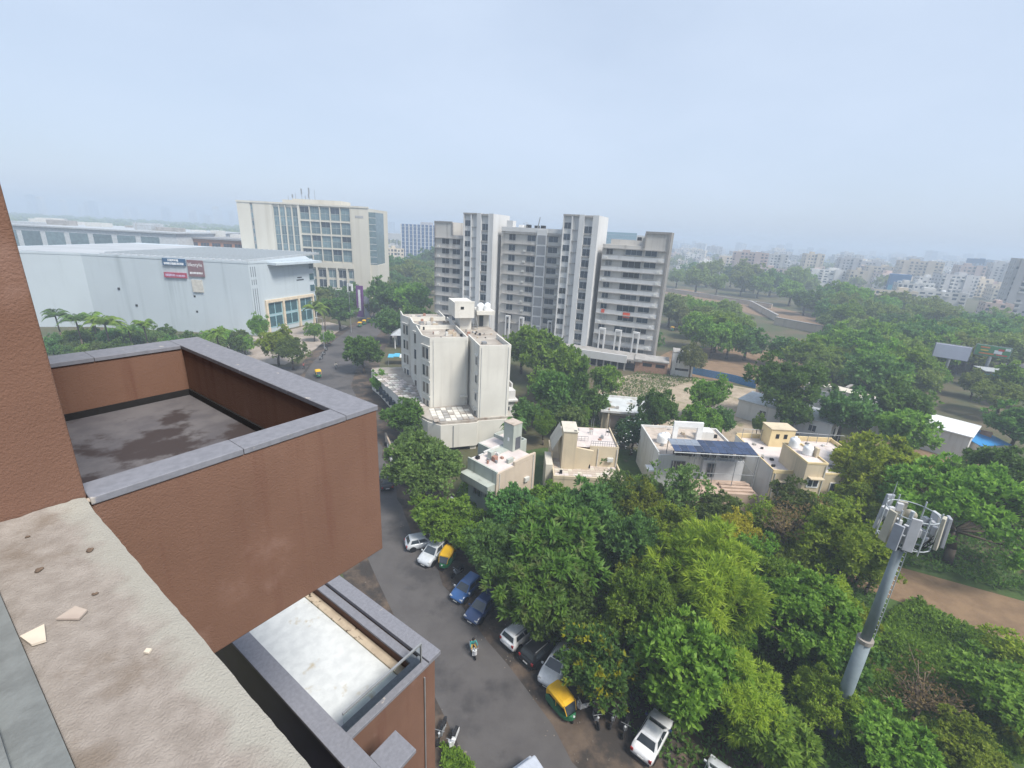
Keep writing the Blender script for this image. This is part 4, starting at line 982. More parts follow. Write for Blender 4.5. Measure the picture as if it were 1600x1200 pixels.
def kind(key, n, thick=.06, limbs=9, **kw):
    out = []
    for i in range(n):
        me, C = crown_mesh('crown', hash(key) % 1000 if False else sum(map(ord,key))*7+i, **kw)
        out.append((me, limbs_mesh('trunk', C, i, limbs, thick)))
    KIND[key] = out
kind('broad', 3, clumps=120, sprigs=20, k=6, L=.12, W=.034, cr=(.13,.24), fill=.3)
kind('mango', 2, clumps=120, sprigs=15, k=9, L=.15, W=.024, droop=.35, spread=.8, cr=(.13,.24), fill=.3)
kind('fine', 3, clumps=130, sprigs=30, k=6, L=.075, W=.022, cr=(.12,.22), fill=.3)
kind('feather', 2, clumps=90, sprigs=24, k=14, L=.13, W=.009, droop=.45, spread=.7, cr=(.18,.30))
kind('sparse', 2, clumps=70, sprigs=14, k=5, L=.075, W=.022, limbs=26, thick=.05, cr=(.12,.22))
kind('bare', 1, clumps=60, sprigs=9, k=3, L=.06, W=.016, limbs=45, thick=.045, cr=(.14,.3))
kind('cone', 1, clumps=90, sprigs=20, k=6, L=.11, W=.03, shape='cone', cr=(.10,.18), droop=.4)
kind('umbrella', 2, clumps=110, sprigs=26, k=6, L=.08, W=.024, shape='umbrella', cr=(.10,.18))
kind('mid', 4, clumps=95, sprigs=16, k=4, L=.13, W=.045, cr=(.15,.26), limbs=6, fill=.25)
kind('bush', 3, clumps=26, sprigs=26, k=6, L=.17, W=.045, cr=(.3,.45), limbs=4)
def palm_mesh(seed):
    g_ = np.random.default_rng(seed); P, Lv, Wv = [], [], []
    for f in range(22):
        a = g_.uniform(0, 2*np.pi); el = g_.uniform(.25, 1.4); ln = g_.uniform(.8,1.1)
        for s in np.linspace(.08, 1, 20):
            p = np.array([math.cos(a)*s*ln*math.cos(el*(1-.2*s)), math.sin(a)*s*ln*math.cos(el*(1-.2*s)), math.sin(el)*s*ln - .68*s*s*s*ln])
            for sg in (-1, 1):
                side = np.array([-math.sin(a), math.cos(a), 0])*sg
                dirv = side*.8 + np.array([math.cos(a), math.sin(a), 0])*.45 + np.array([0,0,-.45]); dirv /= np.linalg.norm(dirv)
                l = .30*math.sin(math.pi*min(.95,s*.85+.12)) + .05
                P.append(p); Lv.append(dirv*l); Wv.append(np.cross(dirv, [0,0,1])*.032)
    return leaf_mesh('crown', np.array(P), np.array(Lv), np.array(Wv))
PALM = [palm_mesh(i) for i in range(3)]
PTRUNK = MB().path([(0,0,-3.2),(.05,.02,-1.5),(0,0,0)], [.085,.065,.06], 8).mesh('trunk', BARK, True)

LM = dict(
 dark=leafmat('leaf_dark', (0.061,0.125,0.027), (0.163,0.288,0.053)),
 deep=leafmat('leaf_deep', (0.061,0.139,0.038), (0.164,0.314,0.074)),
 mid=leafmat('leaf_mid', (0.098,0.209,0.027), (0.269,0.429,0.056)),
 bright=leafmat('leaf_bright', (0.099,0.238,0.029), (0.265,0.455,0.061)),
 lime=leafmat('leaf_lime', (0.168,0.265,0.023), (0.405,0.471,0.047)),
 olive=leafmat('leaf_olive', (0.091,0.149,0.037), (0.212,0.306,0.081)),
 yolive=leafmat('leaf_yellow_olive', (0.146,0.221,0.026), (0.338,0.413,0.047)),
 yellow=leafmat('leaf_yellow', (0.296,0.271,0.023), (0.558,0.527,0.053)),
 brown=leafmat('leaf_brown', (0.213,0.156,0.070), (0.352,0.281,0.107)),
 mango=leafmat('leaf_mango', (0.058,0.143,0.023), (0.172,0.321,0.048), (.19,.24,.08)),
 flower=leafmat('leaf_yellow_flowered', (0.043,0.136,0.032), (0.132,0.274,0.053), (.46,.46,.015)),
 plum=leafmat('leaf_white_flowered', (0.031,0.082,0.030), (0.089,0.173,0.061), (.05,.09,.04)),
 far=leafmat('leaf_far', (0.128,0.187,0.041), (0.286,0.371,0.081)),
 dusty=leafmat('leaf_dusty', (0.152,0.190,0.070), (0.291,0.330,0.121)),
)
rt = random.Random(21)
def tree(u, v, rpx, kd, lm, label, zf=.95, asp=.9, clear=1.0, group=None, name='tree', trunk=True, cat='tree', zc=None):
    """crown centre seen at photo point (u, v) with half width rpx; stands on the ground below it"""
    z = 5.0
    for _ in range(12):
        p = G(u, v, z); r = rpx*depth(p)/FPX; z = zc if zc is not None else r*asp*zf + clear
    t = thing(name, label, cat, (p.x, p.y, 0), 0, group)
    vs = KIND[kd]; a, b_ = vs[rt.randrange(len(vs))]
    rz = rt.uniform(0, 6.28)
    c = link('crown', a, t, (0,0,z), rz, LM[lm]); c.scale = (r, r*rt.uniform(.92,1.08), r*asp)
    if trunk:
        k = link('trunk', b_, t, (0,0,z), rz, BARK if kd != 'bare' else TWIG); k.scale = (r, r, max(z/1.6, r*asp*.6))
    return t, p, r, z
# --- street side and garden trees, each with its own look
NEAR = [
 (662,735,62,'fine','olive','dusty olive tree overhanging the parked dark car beside the brown balcony',.95),
 (690,812,46,'broad','bright','bright green tree above the silver hatchback',.8),
 (732,842,30,'broad','mid','small mid-green tree over the green and yellow rickshaw',.9),
 (770,878,56,'mango','deep','deep green tree crown above the blue hatchback',.95),
 (850,868,76,'mango','mango','large mango tree with pale new leaves above the navy car',1.0),
 (834,945,66,'mango','mango','mango tree hanging low over the white and black parked SUVs',.95),
 (800,802,42,'broad','deep','dark green tree in front of the corner villa, left crown',.95),
 (905,815,64,'broad','deep','broad dark green tree hiding the front of the cream villa',.9),
 (978,858,48,'broad','deep','dark bluish-green tree right of the large mango tree',1.2),
 (934,1040,58,'broad','flower','rounded green tree with yellow flower clusters beside the white SUV',.95),
 (1000,955,66,'fine','mid','mid-green tree behind the yellow flowered tree',1.1),
 (1065,1045,76,'broad','mid','broad green tree above the parked motorbikes',1.0),
 (1108,915,84,'feather','lime','large feathery lime-green tree in the middle of the grove',1.0),
 (1160,1090,62,'feather','lime','feathery lime-green tree with drooping fronds above the white sedan',.95),
 (1255,960,78,'umbrella','bright','wide flat green tree left of the telecom mast',.85),
 (1060,775,58,'sparse','olive','thin leggy olive tree in front of the white solar villa',1.05),
 (1055,842,48,'fine','yolive','yellowish-olive tree below the white solar villa',1.0),
 (1148,838,40,'fine','yellow','yellowing tree in front of the white solar villa terrace',1.0),
 (1232,820,64,'bare','brown','brown half-bare tree before the large cream villa',.9),
 (1318,862,70,'fine','yolive','yellow-green shrubby tree directly behind the mast',1.0),
 (1372,742,68,'fine','lime','lime-green airy tree right of the large cream villa',.95),
 (1512,800,92,'umbrella','mid','huge spreading dark tree right of the mast head',.95),
 (1585,760,70,'umbrella','dark','dark tree at the right edge beside the huge spreading tree',1.0),
 (1560,1090,66,'broad','bright','bright leafy tree at the right edge below the dirt path',.8),
 (1440,1090,64,'bare','brown','tangle of bare brown branches right of the mast foot',.7),
 (1200,1160,66,'mango','mid','rosette-leaved green tree at the bottom edge right of the white sedan',.8),
 (1290,1095,50,'fine','yolive','yellow-green tree left of the mast foot',.95),
 (1390,1165,60,'broad','mid','green tree at the bottom edge below the bare branches',.8),
 (1510,1185,60,'fine','yolive','olive-yellow tree at the bottom right corner',.8),
 (1122,808,40,'fine','olive','olive tree hiding the terrace of the white solar villa',1.0),
 (1185,815,36,'sparse','yolive','thin olive tree between the solar villa and the large cream villa',1.2),
 (1290,812,42,'fine','yolive','yellow-olive tree hiding the ground floor of the large cream villa',1.0),
 (1248,798,42,'fine','olive','olive tree before the grey stair room of the large cream villa',1.0),
 (1335,785,38,'fine','yolive','yellow-green tree at the right front of the large cream villa',1.0),
 (955,795,38,'broad','dark','dark tree hiding the right front of the cream villa',1.0),
 (1012,775,30,'fine','olive','small olive tree at the left corner of the solar villa',1.1),
 (860,790,34,'broad','mid','green tree between the corner villa and the cream villa',1.0),
 (960,765,34,'sparse','olive','slim sparse tree between the two cream villas',1.3),
 (1000,800,40,'fine','yolive','yellowish tree beside the narrow lane between villas',1.1),
 (1190,905,50,'fine','mid','green tree between the lime tree and the yellow shrubs',1.0),
 (880,960,50,'broad','dark','dark leafy tree behind the black SUV',1.0),
 (1110,1000,52,'broad','mid','green tree under the two feathery lime trees',1.0),
 (1300,1020,56,'broad','dark','dark shaded tree just left of the mast pole',.9),
]
for (u,v,r,kd,lm,lab,asp) in NEAR: tree(u,v,r*1.1,kd,lm,lab,asp=asp,clear=.4)
MIDT = [
 (567,552,32,'broad','dark','dark round tree standing in the bend of the road',.95),
 (594,600,18,'fine','bright','light green sapling beside the office podium',1.2),
 (633,655,34,'broad','dark','dark tree at the left corner of the office block podium',1.0),
 (645,690,26,'fine','olive','olive tree against the compound wall by the office',1.0),
 (838,555,40,'mid','mid','green tree behind the right wing of the office block',1.1),
 (885,580,34,'mid','mid','green tree between the office block and the podium wall',1.2),
 (905,612,36,'cone','dark','tall dark conical tree right of the office block',1.5),
 (868,618,36,'mid','dark','dark tree in front of the office annex',1.2),
 (945,600,26,'mid','mid','smaller green tree at the edge of the sand lot',1.2),
 (850,668,22,'fine','bright','bright light-green tree behind the stair tower',1.2),
 (822,650,26,'mid','deep','dark tree behind the fan palm',1.0),
 (888,660,26,'mid','olive','brownish-green tree beside the low bungalow',1.0),
 (990,680,30,'broad','plum','dark frangipani tree dotted with white flowers between two villas',1.0),
 (1026,646,35,'fine','dark','dark tapering tree right of the low bungalow',1.3),
 (1106,622,33,'fine','bright','vivid green tree at the right of the sand lot, upper crown',1.15),
 (1095,660,34,'fine','bright','vivid yellow-green tree behind the white roof portal',1.0),
 (1130,660,24,'mid','deep','dark drooping tree right of the vivid green pair',1.1),
 (1228,608,58,'fine','dark','very large dense round tree beside the dirt lane',.95),
 (1240,650,30,'mid','dark','dark undergrowth tree beside the parked car in the lane',.9),
 (1082,562,22,'fine','dusty','small grey-green tree beside the white gate house',1.3),
 (1022,535,16,'fine','deep','small dark tree at the foot of the apartment slab',1.0),
 (1185,665,12,'fine','mid','thin green sapling beside the blue truck',1.6),
 (1320,648,42,'mid','deep','bluish-green tree in front of the white compound house',1.0),
 (1405,640,46,'mid','dark','dark tree between the compound house and the warehouse',1.0),
 (1408,680,42,'mid','mid','broad green tree left of the blue tin shed',1.0),
 (1365,600,46,'mid','deep','dark tree behind the white compound house',.95),
 (1568,622,40,'umbrella','far','spreading tree with bare stem right of the warehouse',.8),
 (816,548,32,'mid','mid','green tree touching the right side of the office block',1.1),
 (862,565,34,'mid','deep','dark tree filling the gap behind the office annex',1.1),
 (854,600,28,'mid','mid','green tree right of and above the office annex roof',1.1),
 (925,632,28,'mid','dark','dark tree left of the low bungalow',1.1),
 (872,645,28,'mid','deep','bluish-green tree below the conical tree',1.0),
 (905,655,20,'fine','mid','small green tree by the grey boundary wall',1.1),
 (1000,770,26,'fine','mid','green garden tree on the lawn between the villas',1.1),
 (1592,602,34,'mid','mid','green tree at the right edge below the printed billboard',1.0),
 (1428,580,34,'mid','mid','broad green tree left of the lilac billboard',1.0),
 (1440,602,26,'mid','far','green tree left of the teal kiosk',1.0),
 (1470,592,18,'mid','mid','small tree at the foot of the lilac billboard',1.0),
 (1525,600,22,'mid','far','small tree between the kiosk and the spreading tree',1.0),
 (1590,670,44,'mid','dark','dark tree at the right edge beyond the warehouse',1.0),
 (432,540,30,'fine','yolive','yellowish-green tree at the mall forecourt corner',1.0),
 (455,550,26,'fine','olive','olive tree beside the bend of the road',1.0),
 (405,515,20,'fine','mid','light green young tree by the mall corner',1.2),
 (530,490,28,'mid','deep','flat layered green tree beside the road to the hotel',.9),
 (500,470,22,'mid','far','dusty green tree before the hotel porch',1.0),
 (490,518,14,'mid','mid','small round tree at the hotel road kerb',1.0),
 (512,528,12,'mid','mid','small kerbside tree nearest the road bend',1.0),
 (640,475,32,'mid','mid','light green round tree left of the apartment slab',1.0),
 (605,470,34,'mid','deep','dark green tree right of the purple banner',1.0),
 (655,510,30,'mid','deep','dark tree left of the office roof',1.0),
 (610,510,28,'mid','deep','dark green tree across from the yellow rickshaws',.9),
]
for (u,v,r,kd,lm,lab,asp) in MIDT: tree(u,v,r*1.02,kd,lm,lab,asp=asp,clear=.5)
# white blossoms of the frangipani are real petals
t0 = bpy.data.objects['tree.%03d' % (len(NEAR)+11)] if len(NEAR) else None
for o in bpy.data.objects:
    if o.get('label','').startswith('dark frangipani'):
        rr = random.Random(3); mb = MB(); c = [q for q in o.children if q.name.startswith('crown')][0]
        for i in range(90):
            d = Vector((rr.gauss(0,1), rr.gauss(-.4,1), rr.gauss(.4,.8))).normalized(); s_ = Vector(c.scale)
            q = Vector((d.x*s_.x, d.y*s_.y, d.z*s_.z*.9))*rr.uniform(.85,1.0) + Vector(c.location)
            mb.lathe([(.02,-.03),(.11,.0),(.06,.05)], 5, q)
        part('blossoms', mb, PLASTIC, o)
        o.children[-1]['kind'] = 'stuff'
# --- tree belts: rows of alike trees
def belt(k, n, poly, rpx, lms, label, group, kd='mid', asp=(.8,1.1), mind=.65):
    rr = random.Random(k); done = []
    xs = [p[0] for p in poly]; ys = [p[1] for p in poly]; tries = 0
    def inside(x, y):
        c = False
        for i in range(len(poly)):
            (x1,y1),(x2,y2) = poly[i], poly[i-1]
            if (y1 > y) != (y2 > y) and x < (x2-x1)*(y-y1)/(y2-y1)+x1: c = not c
        return c
    while len(done) < n and tries < 4000:
        tries += 1
        u, v = rr.uniform(min(xs),max(xs)), rr.uniform(min(ys),max(ys))
        r = rr.uniform(*rpx)
        if any(a0-r*.8 < u < a1+r*.8 and b0-r*.3 < v < b1+r*.9 for a0,a1,b0,b1 in ((1458,1588,566,592),(1440,1570,600,690),(1270,1360,605,640),(1045,1075,535,585))): continue
        if not inside(u, v) or any(abs(u-a)/1.0+abs(v-b_)*1.8 < mind*(r+c)/2 for a,b_,c in done): continue
        done.append((u,v,r)); tree(u, v, r, kd, rr.choice(lms), label, asp=rr.uniform(*asp), clear=.2, group=group)
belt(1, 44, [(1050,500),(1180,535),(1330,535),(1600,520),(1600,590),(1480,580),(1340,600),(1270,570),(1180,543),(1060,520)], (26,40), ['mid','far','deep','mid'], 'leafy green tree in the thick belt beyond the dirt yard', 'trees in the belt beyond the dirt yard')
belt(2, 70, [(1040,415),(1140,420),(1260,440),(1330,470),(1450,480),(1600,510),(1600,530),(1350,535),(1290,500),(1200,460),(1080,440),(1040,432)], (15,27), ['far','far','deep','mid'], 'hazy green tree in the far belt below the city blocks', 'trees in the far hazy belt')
belt(3, 22, [(590,425),(676,405),(676,470),(600,455)], (14,24), ['far','deep'], 'dark hazy tree in the wood between hotel and apartment slab', 'trees between the hotel and the apartment slab')
belt(4, 14, [(1040,475),(1160,490),(1170,520),(1050,505)], (18,28), ['mid','far','dusty'], 'green tree between the apartment slab and the retaining wall', 'trees before the retaining wall')
belt(5, 34, [(75,520),(260,522),(395,534),(395,556),(75,556)], (12,20), ['deep','mid','olive','dark'], 'bushy garden tree along the foot of the mall wall', 'trees along the foot of the mall', asp=(.9,1.3))
belt(6, 10, [(1380,555),(1540,545),(1600,560),(1590,640),(1500,640),(1420,600)], (28,42), ['mid','far'], 'green tree near the two billboards', 'trees near the billboards')
belt(7, 12, [(480,460),(600,440),(600,470),(560,500),(540,470)], (12,22), ['deep','far','dark'], 'dark green tree lining the road past the hotel', 'trees lining the hotel road')
ORD = 'first second third fourth fifth sixth seventh eighth ninth tenth eleventh twelfth thirteenth fourteenth fifteenth sixteenth seventeenth eighteenth nineteenth twentieth twenty-first twenty-second twenty-third twenty-fourth twenty-fifth twenty-sixth twenty-seventh twenty-eighth twenty-ninth thirtieth'.split()
def cam_u(o):
    d = o.location - cam.location; return d.dot(rgt)/d.dot(fwd)
for gname, what in (('trees near the billboards','green tree near the two billboards'), ('trees before the retaining wall','green tree before the retaining wall'),
                    ('trees lining the hotel road','dark green tree lining the hotel road'), ('trees between the hotel and the apartment slab','hazy tree between the hotel and the apartment slab')):
    q = sorted([o for o in bpy.data.objects if o.get('group') == gname], key=cam_u)
    for i, o in enumerate(q):
        if i < 30: o['label'] = what + ', ' + ORD[i] + ' from the left'
        else: o['label'] = what + ', at the right end'
GROVE = [(770,830),(900,800),(1000,820),(1180,860),(1330,890),(1340,1010),(1280,1080),(1110,1120),(1000,1000),(860,960)]
belt(11, 26, GROVE, (34,52), ['mid','bright','dark','lime','mid','yolive'], 'leafy tree filling the grove above the parked cars', 'filler trees of the street grove', kd='fine', asp=(.9,1.2), mind=.9)
belt(12, 7, [(1500,1030),(1600,1020),(1600,1150),(1510,1150)], (30,46), ['bright','mid','lime','yolive'], 'leafy bush on the bank right of the mast', 'bushes on the bank', kd='bush', asp=(.6,.8), mind=.9)
belt(13, 10, [(1200,790),(1400,770),(1420,850),(1380,900),(1230,880)], (30,46), ['yolive','olive','yolive','brown','mid'], 'thin yellowish tree in front of the large cream villa', 'thin trees before the large cream villa', kd='sparse', asp=(.9,1.2), mind=.8)
for gname, what in (('filler trees of the street grove','leafy tree inside the street grove'), ('bushes on the bank','leafy bush on the bank right of the mast'), ('thin trees before the large cream villa','thin yellowish tree before the large cream villa')):
    for i, o in enumerate(sorted([o for o in bpy.data.objects if o.get('group') == gname], key=cam_u)):
        if i < 30: o['label'] = what + ', ' + ORD[i] + ' from the left'
        else: o['label'] = what + ', near its right end'
# --- palms
for (u, v, r, hh, lab) in ((86,493,15,9,'leftmost coconut palm by the brown wall before the mall'),(118,500,17,10,'tall coconut palm, second from the brown wall'),
    (143,497,14,9,'bright coconut palm, third from the brown wall'),(163,505,20,10,'largest coconut palm against the white mall wall'),
    (224,508,14,9,'coconut palm in the middle of the mall wall'),(338,522,16,8,'lone coconut palm right of the balcony corner'),
    (200,515,13,7,'pale low coconut palm between taller ones'),(492,482,16,9,'dark palm in front of the mall glass entrance'),(505,478,13,9,'smaller dark palm beside the mall entrance corner'),
    (805,662,15,6,'fan palm standing behind the villa stair tower')):
    p = G(u, v, hh); rad = r*depth(p)/FPX
    t = thing('palm_tree', lab, 'palm', (p.x,p.y,0), 0, 'palms')
    c = link('crown', PALM[rt.randrange(3)], t, (0,0,hh), rt.uniform(0,6), LM['deep' if r%2 else 'mid']); c.scale = (rad*1.55,)*3
    k = link('trunk', PTRUNK, t, (0,0,hh)); k.scale = (2.6, 2.6, hh/3.2)
# --- undergrowth: countless leaves on the ground
def undergrowth(name, label, polyw, n, h, L, lm, seed):
    g_ = np.random.default_rng(seed); P = np.array([q[:2] for q in polyw]); out = []
    lo, hi = P.min(0), P.max(0)
    while len(out) < n:
        q = g_.uniform(lo, hi, (n,2)); ins = np.zeros(n, bool)
        for i in range(len(P)):
            (x1,y1),(x2,y2) = P[i], P[i-1]
            cnd = ((y1 > q[:,1]) != (y2 > q[:,1])) & (q[:,0] < (x2-x1)*(q[:,1]-y1)/(y2-y1+1e-9)+x1); ins ^= cnd
        out += list(q[ins])
    q = np.array(out[:n]); hz = (np.sin(q[:,0]*.9)+np.sin(q[:,1]*1.3+q[:,0]*.4)+2)*.25*h*g_.uniform(.3,1.1,n)
    C = np.column_stack([q, hz+.02]); O = unit(g_.normal(0,.6,(n,3))+np.array([0,0,1]))
    a, b_, c = leaves_on(g_, C, O, 5, L, L*.24, .6, .9)
    tag(link(name, leaf_mesh(name, a, b_, c), None, None, None, LM[lm]), label, 'undergrowth', kind='stuff')
undergrowth('ground_creeper', 'green creeper covering the bank right of the mast', [G(1340,1040),G(1400,950),G(1430,940),G(1500,985),G(1600,1020),G(1600,1200),G(1340,1200)], 9000, 1.3, .34, 'mid', 1)
undergrowth('undergrowth', 'mixed undergrowth beneath the street grove', [(9,26),(2,42),(8,52),(34,52),(46,46),(40,40),(32,24),(22,14),(16,18)], 12000, .9, .34, 'dark', 2)
undergrowth('garden_shrubs', 'low shrubs in the villa gardens', [(-8,48),(-6,60),(6,56),(6,54),(21,54),(21,58),(34,54),(34,52),(20,48),(2,44)], 6000, 1.0, .3, 'mid', 3)
undergrowth('lot_weeds', 'weeds along the sand lot and yards', [(8,75),(16,92),(34,122),(50,119),(30,100),(16,78)], 2500, .6, .35, 'olive', 4)
undergrowth('roadside_plants', 'leafy plants at the foot of the lower brown wall', [G(690,1165),G(720,1175),G(740,1200),G(735,1230),G(690,1230)], 500, 1.0, .25, 'mid', 5)
undergrowth('path_side_weeds', 'weeds beneath the huge spreading tree by the dirt path', [(44,47),(52,60),(70,66),(90,60),(90,36),(62,39)], 7000, 1.0, .4, 'dark', 6)
g_ = random.Random(77); mb = MB()
for i in range(700):
    k = g_.randrange(8, len(roadR)-30); f = g_.uniform(-.12, 1.0); p = roadR[k].lerp(dirtR[k], f) + Vector((g_.uniform(-.8,.8), g_.uniform(-.8,.8)))
    a, b_, c = g_.uniform(.015,.06), g_.uniform(.015,.06), g_.uniform(.01,.04); mb.box(p.x-a, p.x+a, p.y-b_, p.y+b_, .013, .013+c)
for i in range(160):
    k = g_.randrange(6, 34); p = roadL[k].lerp(vl[k], g_.uniform(-.1,1)); a = g_.uniform(.03,.1); mb.box(p.x-a, p.x+a, p.y-a*.7, p.y+a*.7, .013, .03)
tag(part('verge_litter', mb, mat('litter_and_stones', (.22,.19,.16), (.10,.085,.07), .9, .9), None), 'small stones and litter strewn along both road verges', 'litter', kind='stuff')
# --- far woods: read as one mass
def far_wood(name, label, polyw, n, rr_, lm, seed):
    g_ = np.random.default_rng(seed); P = np.array([q[:2] for q in polyw]); lo, hi = P.min(0), P.max(0); cs = []
    while len(cs) < n:
        x, y = g_.uniform(lo, hi); ins = False
        for i in range(len(P)):
            (x1,y1),(x2,y2) = P[i], P[i-1]
            if (y1 > y) != (y2 > y) and x < (x2-x1)*(y-y1)/(y2-y1)+x1: ins = not ins
        if ins: cs.append((x,y))
    cs = np.array(cs); r = g_.uniform(*rr_, n)
    k = 70; d = unit(g_.normal(0,1,(n,k,3))); d[:,:,2] = np.abs(d[:,:,2])*.9
    C = np.column_stack([cs, r*.9])[:,None,:] + d*r[:,None,None]*g_.uniform(.8,1.05,(n,k,1)); C = C.reshape(-1,3)
    a, b_, c = leaves_on(g_, C, d.reshape(-1,3), 2, rr_[1]*.42, rr_[1]*.16, .5, .8)
    tag(link(name, leaf_mesh(name, a, b_, c), None, None, None, LM[lm]), label, 'wood', kind='stuff')
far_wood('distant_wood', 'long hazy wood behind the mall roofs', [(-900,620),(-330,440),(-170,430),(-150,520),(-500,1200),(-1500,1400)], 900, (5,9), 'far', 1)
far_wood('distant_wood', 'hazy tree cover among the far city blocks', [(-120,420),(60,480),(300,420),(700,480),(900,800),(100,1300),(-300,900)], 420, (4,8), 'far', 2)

# ================================================================== vehicles
WHEEL = {}
def wheel(parent, x, y, r, w=.2):
    k = (r, w)
    if k not in WHEEL:
        def disc(prof):
            mb = MB().lathe(prof, 16); mb.v = [(p[0], p[2], p[1]) for p in mb.v]; mb.f = [f[::-1] for f in mb.f]; return mb
        WHEEL[k] = (disc([(r*.62,-w/2),(r*.93,-w/2),(r,-w*.3),(r,w*.3),(r*.93,w/2),(r*.62,w/2)]).mesh('tyre', TYRE, True),
                    disc([(r*.6,-w*.44),(r*.62,-w*.40),(r*.62,w*.40),(r*.6,w*.44)]).mesh('rim', RIM))
    e = link('wheel', WHEEL[k][0], parent, (x, y, r)); link('rim', WHEEL[k][1], e); return e
CARS = {}
def car_meshes(style):
    """x forward; lofted lower body, tapered cabin, separate glass"""
    L, W, H = {'hatch':(3.75,1.68,1.50), 'suv':(4.15,1.78,1.66), 'sedan':(4.1,1.70,1.48)}[style]
    hood = {'hatch':.92,'suv':1.05,'sedan':.90}[style]; belt = {'hatch':.95,'suv':1.08,'sedan':.93}[style]
    tailz = {'hatch':.98,'suv':1.10,'sedan':.98}[style]; gb = .20
    h = L/2
    st = [(-h,.52,tailz-.28,.80),(-h+.07,.34,tailz-.06,.93),(-h+.35,gb,tailz,1.0),(-.3*L,gb,belt+.03,1.0),(0,gb,belt,1.0),(.22*L,gb,belt-.01,1.0),
          (.30*L,gb,hood+.03,.99),(h-.45,gb,hood-.08,.97),(h-.12,.26,hood-.22,.90),(h,.42,hood-.36,.74)]
    mb = MB(); n = 12
    for (x, z0, z1, wf) in st:
        w = W/2*wf; zm = z0+(z1-z0)*.55
        ring = [(-w*.80,z0),(-w*.97,z0+.10),(-w,zm),(-w*.985,z1-.10),(-w*.93,z1-.025),(-w*.6,z1+.015),(w*.6,z1+.015),(w*.93,z1-.025),(w*.985,z1-.10),(w,zm),(w*.97,z0+.10),(w*.80,z0)]
        mb.v += [(x,y,z) for y,z in ring]
    for i in range(len(st)-1):
        mb.f += [(i*n+j, (i+1)*n+j, (i+1)*n+(j+1)%n, i*n+(j+1)%n) for j in range(n)]
    mb.f += [tuple(range(n)), tuple(range((len(st)-1)*n+n-1, (len(st)-1)*n-1, -1))]
    body = mb.mesh('body', None, True)
    rb, rt_ = {'hatch':(-h+.10,-h+.48),'suv':(-h+.08,-h+.34),'sedan':(-h+.62,-h+1.15)}[style]
    fb, ft = {'hatch':(.27*L,.08*L),'suv':(.25*L,.08*L),'sedan':(.25*L,.06*L)}[style]
    wb, wt = W/2*.96, W/2*.74; zb, zt = belt-.04, H
    def loop(x0, x1, w, z): return [(x0,-w,z),(x1,-w*.96,z),(x1,w*.96,z),(x0,w,z)]
    cab = MB(); lv = loop(rb,fb,wb,zb)+loop(rt_,ft,wt,zt-.06)+loop(rt_+.12,ft-.16,wt-.10,zt)
    cab.add(lv, [(0,1,5,4),(1,2,6,5),(2,3,7,6),(3,0,4,7),(4,5,9,8),(5,6,10,9),(6,7,11,10),(7,4,8,11),(8,9,10,11)])
    cabin = cab.mesh('cabin')
    A = [Vector(p) for p in lv[:4]]; B = [Vector(p) for p in lv[4:8]]
    def pane(a, b_, c, d, u0, u1, v0, v1, off=.012):
        def P(u, v): return a.lerp(b_, u).lerp(d.lerp(c, u), v)
        nrm = (b_-a).cross(d-a).normalized()*off
        q = [P(u0,v0)+nrm, P(u1,v0)+nrm, P(u1,v1)+nrm, P(u0,v1)+nrm]
        return MB().add(q+[p-nrm*2 for p in q], [(0,1,2,3),(4,7,6,5),(0,4,5,1),(1,5,6,2),(2,6,7,3),(3,7,4,0)])
    gl = [('windscreen', pane(A[1],A[2],B[2],B[1],.06,.94,.10,.94)), ('rear_window', pane(A[3],A[0],B[0],B[3],.08,.92,.22 if style!='sedan' else .1,.90)),
          ('side_window', pane(A[0],A[1],B[1],B[0],.12,.49,.20,.88)), ('side_window', pane(A[0],A[1],B[1],B[0],.53,.90,.20,.88)),
          ('side_window', pane(A[2],A[3],B[3],B[2],.10,.47,.20,.88)), ('side_window', pane(A[2],A[3],B[3],B[2],.51,.88,.20,.88))]
    gl = [(nm, m_.mesh(nm)) for nm, m_ in gl]
    ex = []
    for s_ in (-1, 1):
        ex.append(('headlight', MB().box(h-.30,h-.085,s_*W*.36-.16,s_*W*.36+.16,hood-.36,hood-.20).mesh('headlight', HUBB)))
        ex.append(('taillight', MB().box(-h+.0,-h+.12,s_*W*.40-.10,s_*W*.40+.10,tailz-.32,tailz-.08).mesh('taillight', TAIL)))
        ex.append(('mirror', MB().box(.2*L,.2*L+.12,s_*(W/2+.08)-.09,s_*(W/2+.08)+.09,belt,belt+.13).mesh('mirror')))
    ex.append(('bumper', MB().box(h-.10,h+.02,-W*.36,W*.36,.28,.46).mesh('bumper', BLACKBIT)))
    ex.append(('bumper', MB().box(-h-.02,-h+.10,-W*.40,W*.40,.30,.50).mesh('bumper', BLACKBIT)))
    ex.append(('number_plate', MB().box(-h-.03,-h+.02,-.24,.24,.56,.68).mesh('number_plate', PLATE)))
    ex.append(('number_plate', MB().box(h+.0,h+.03,-.24,.24,.32,.43).mesh('number_plate', PLATE)))
    if style == 'suv':
        for s_ in (-1, 1): ex.append(('roof_rail', MB().box(rt_+.25,ft-.3,s_*wt*.86-.025,s_*wt*.86+.025,zt-.02,zt+.05).mesh('roof_rail', STEEL)))
    return L, W, H, body, cabin, gl, ex
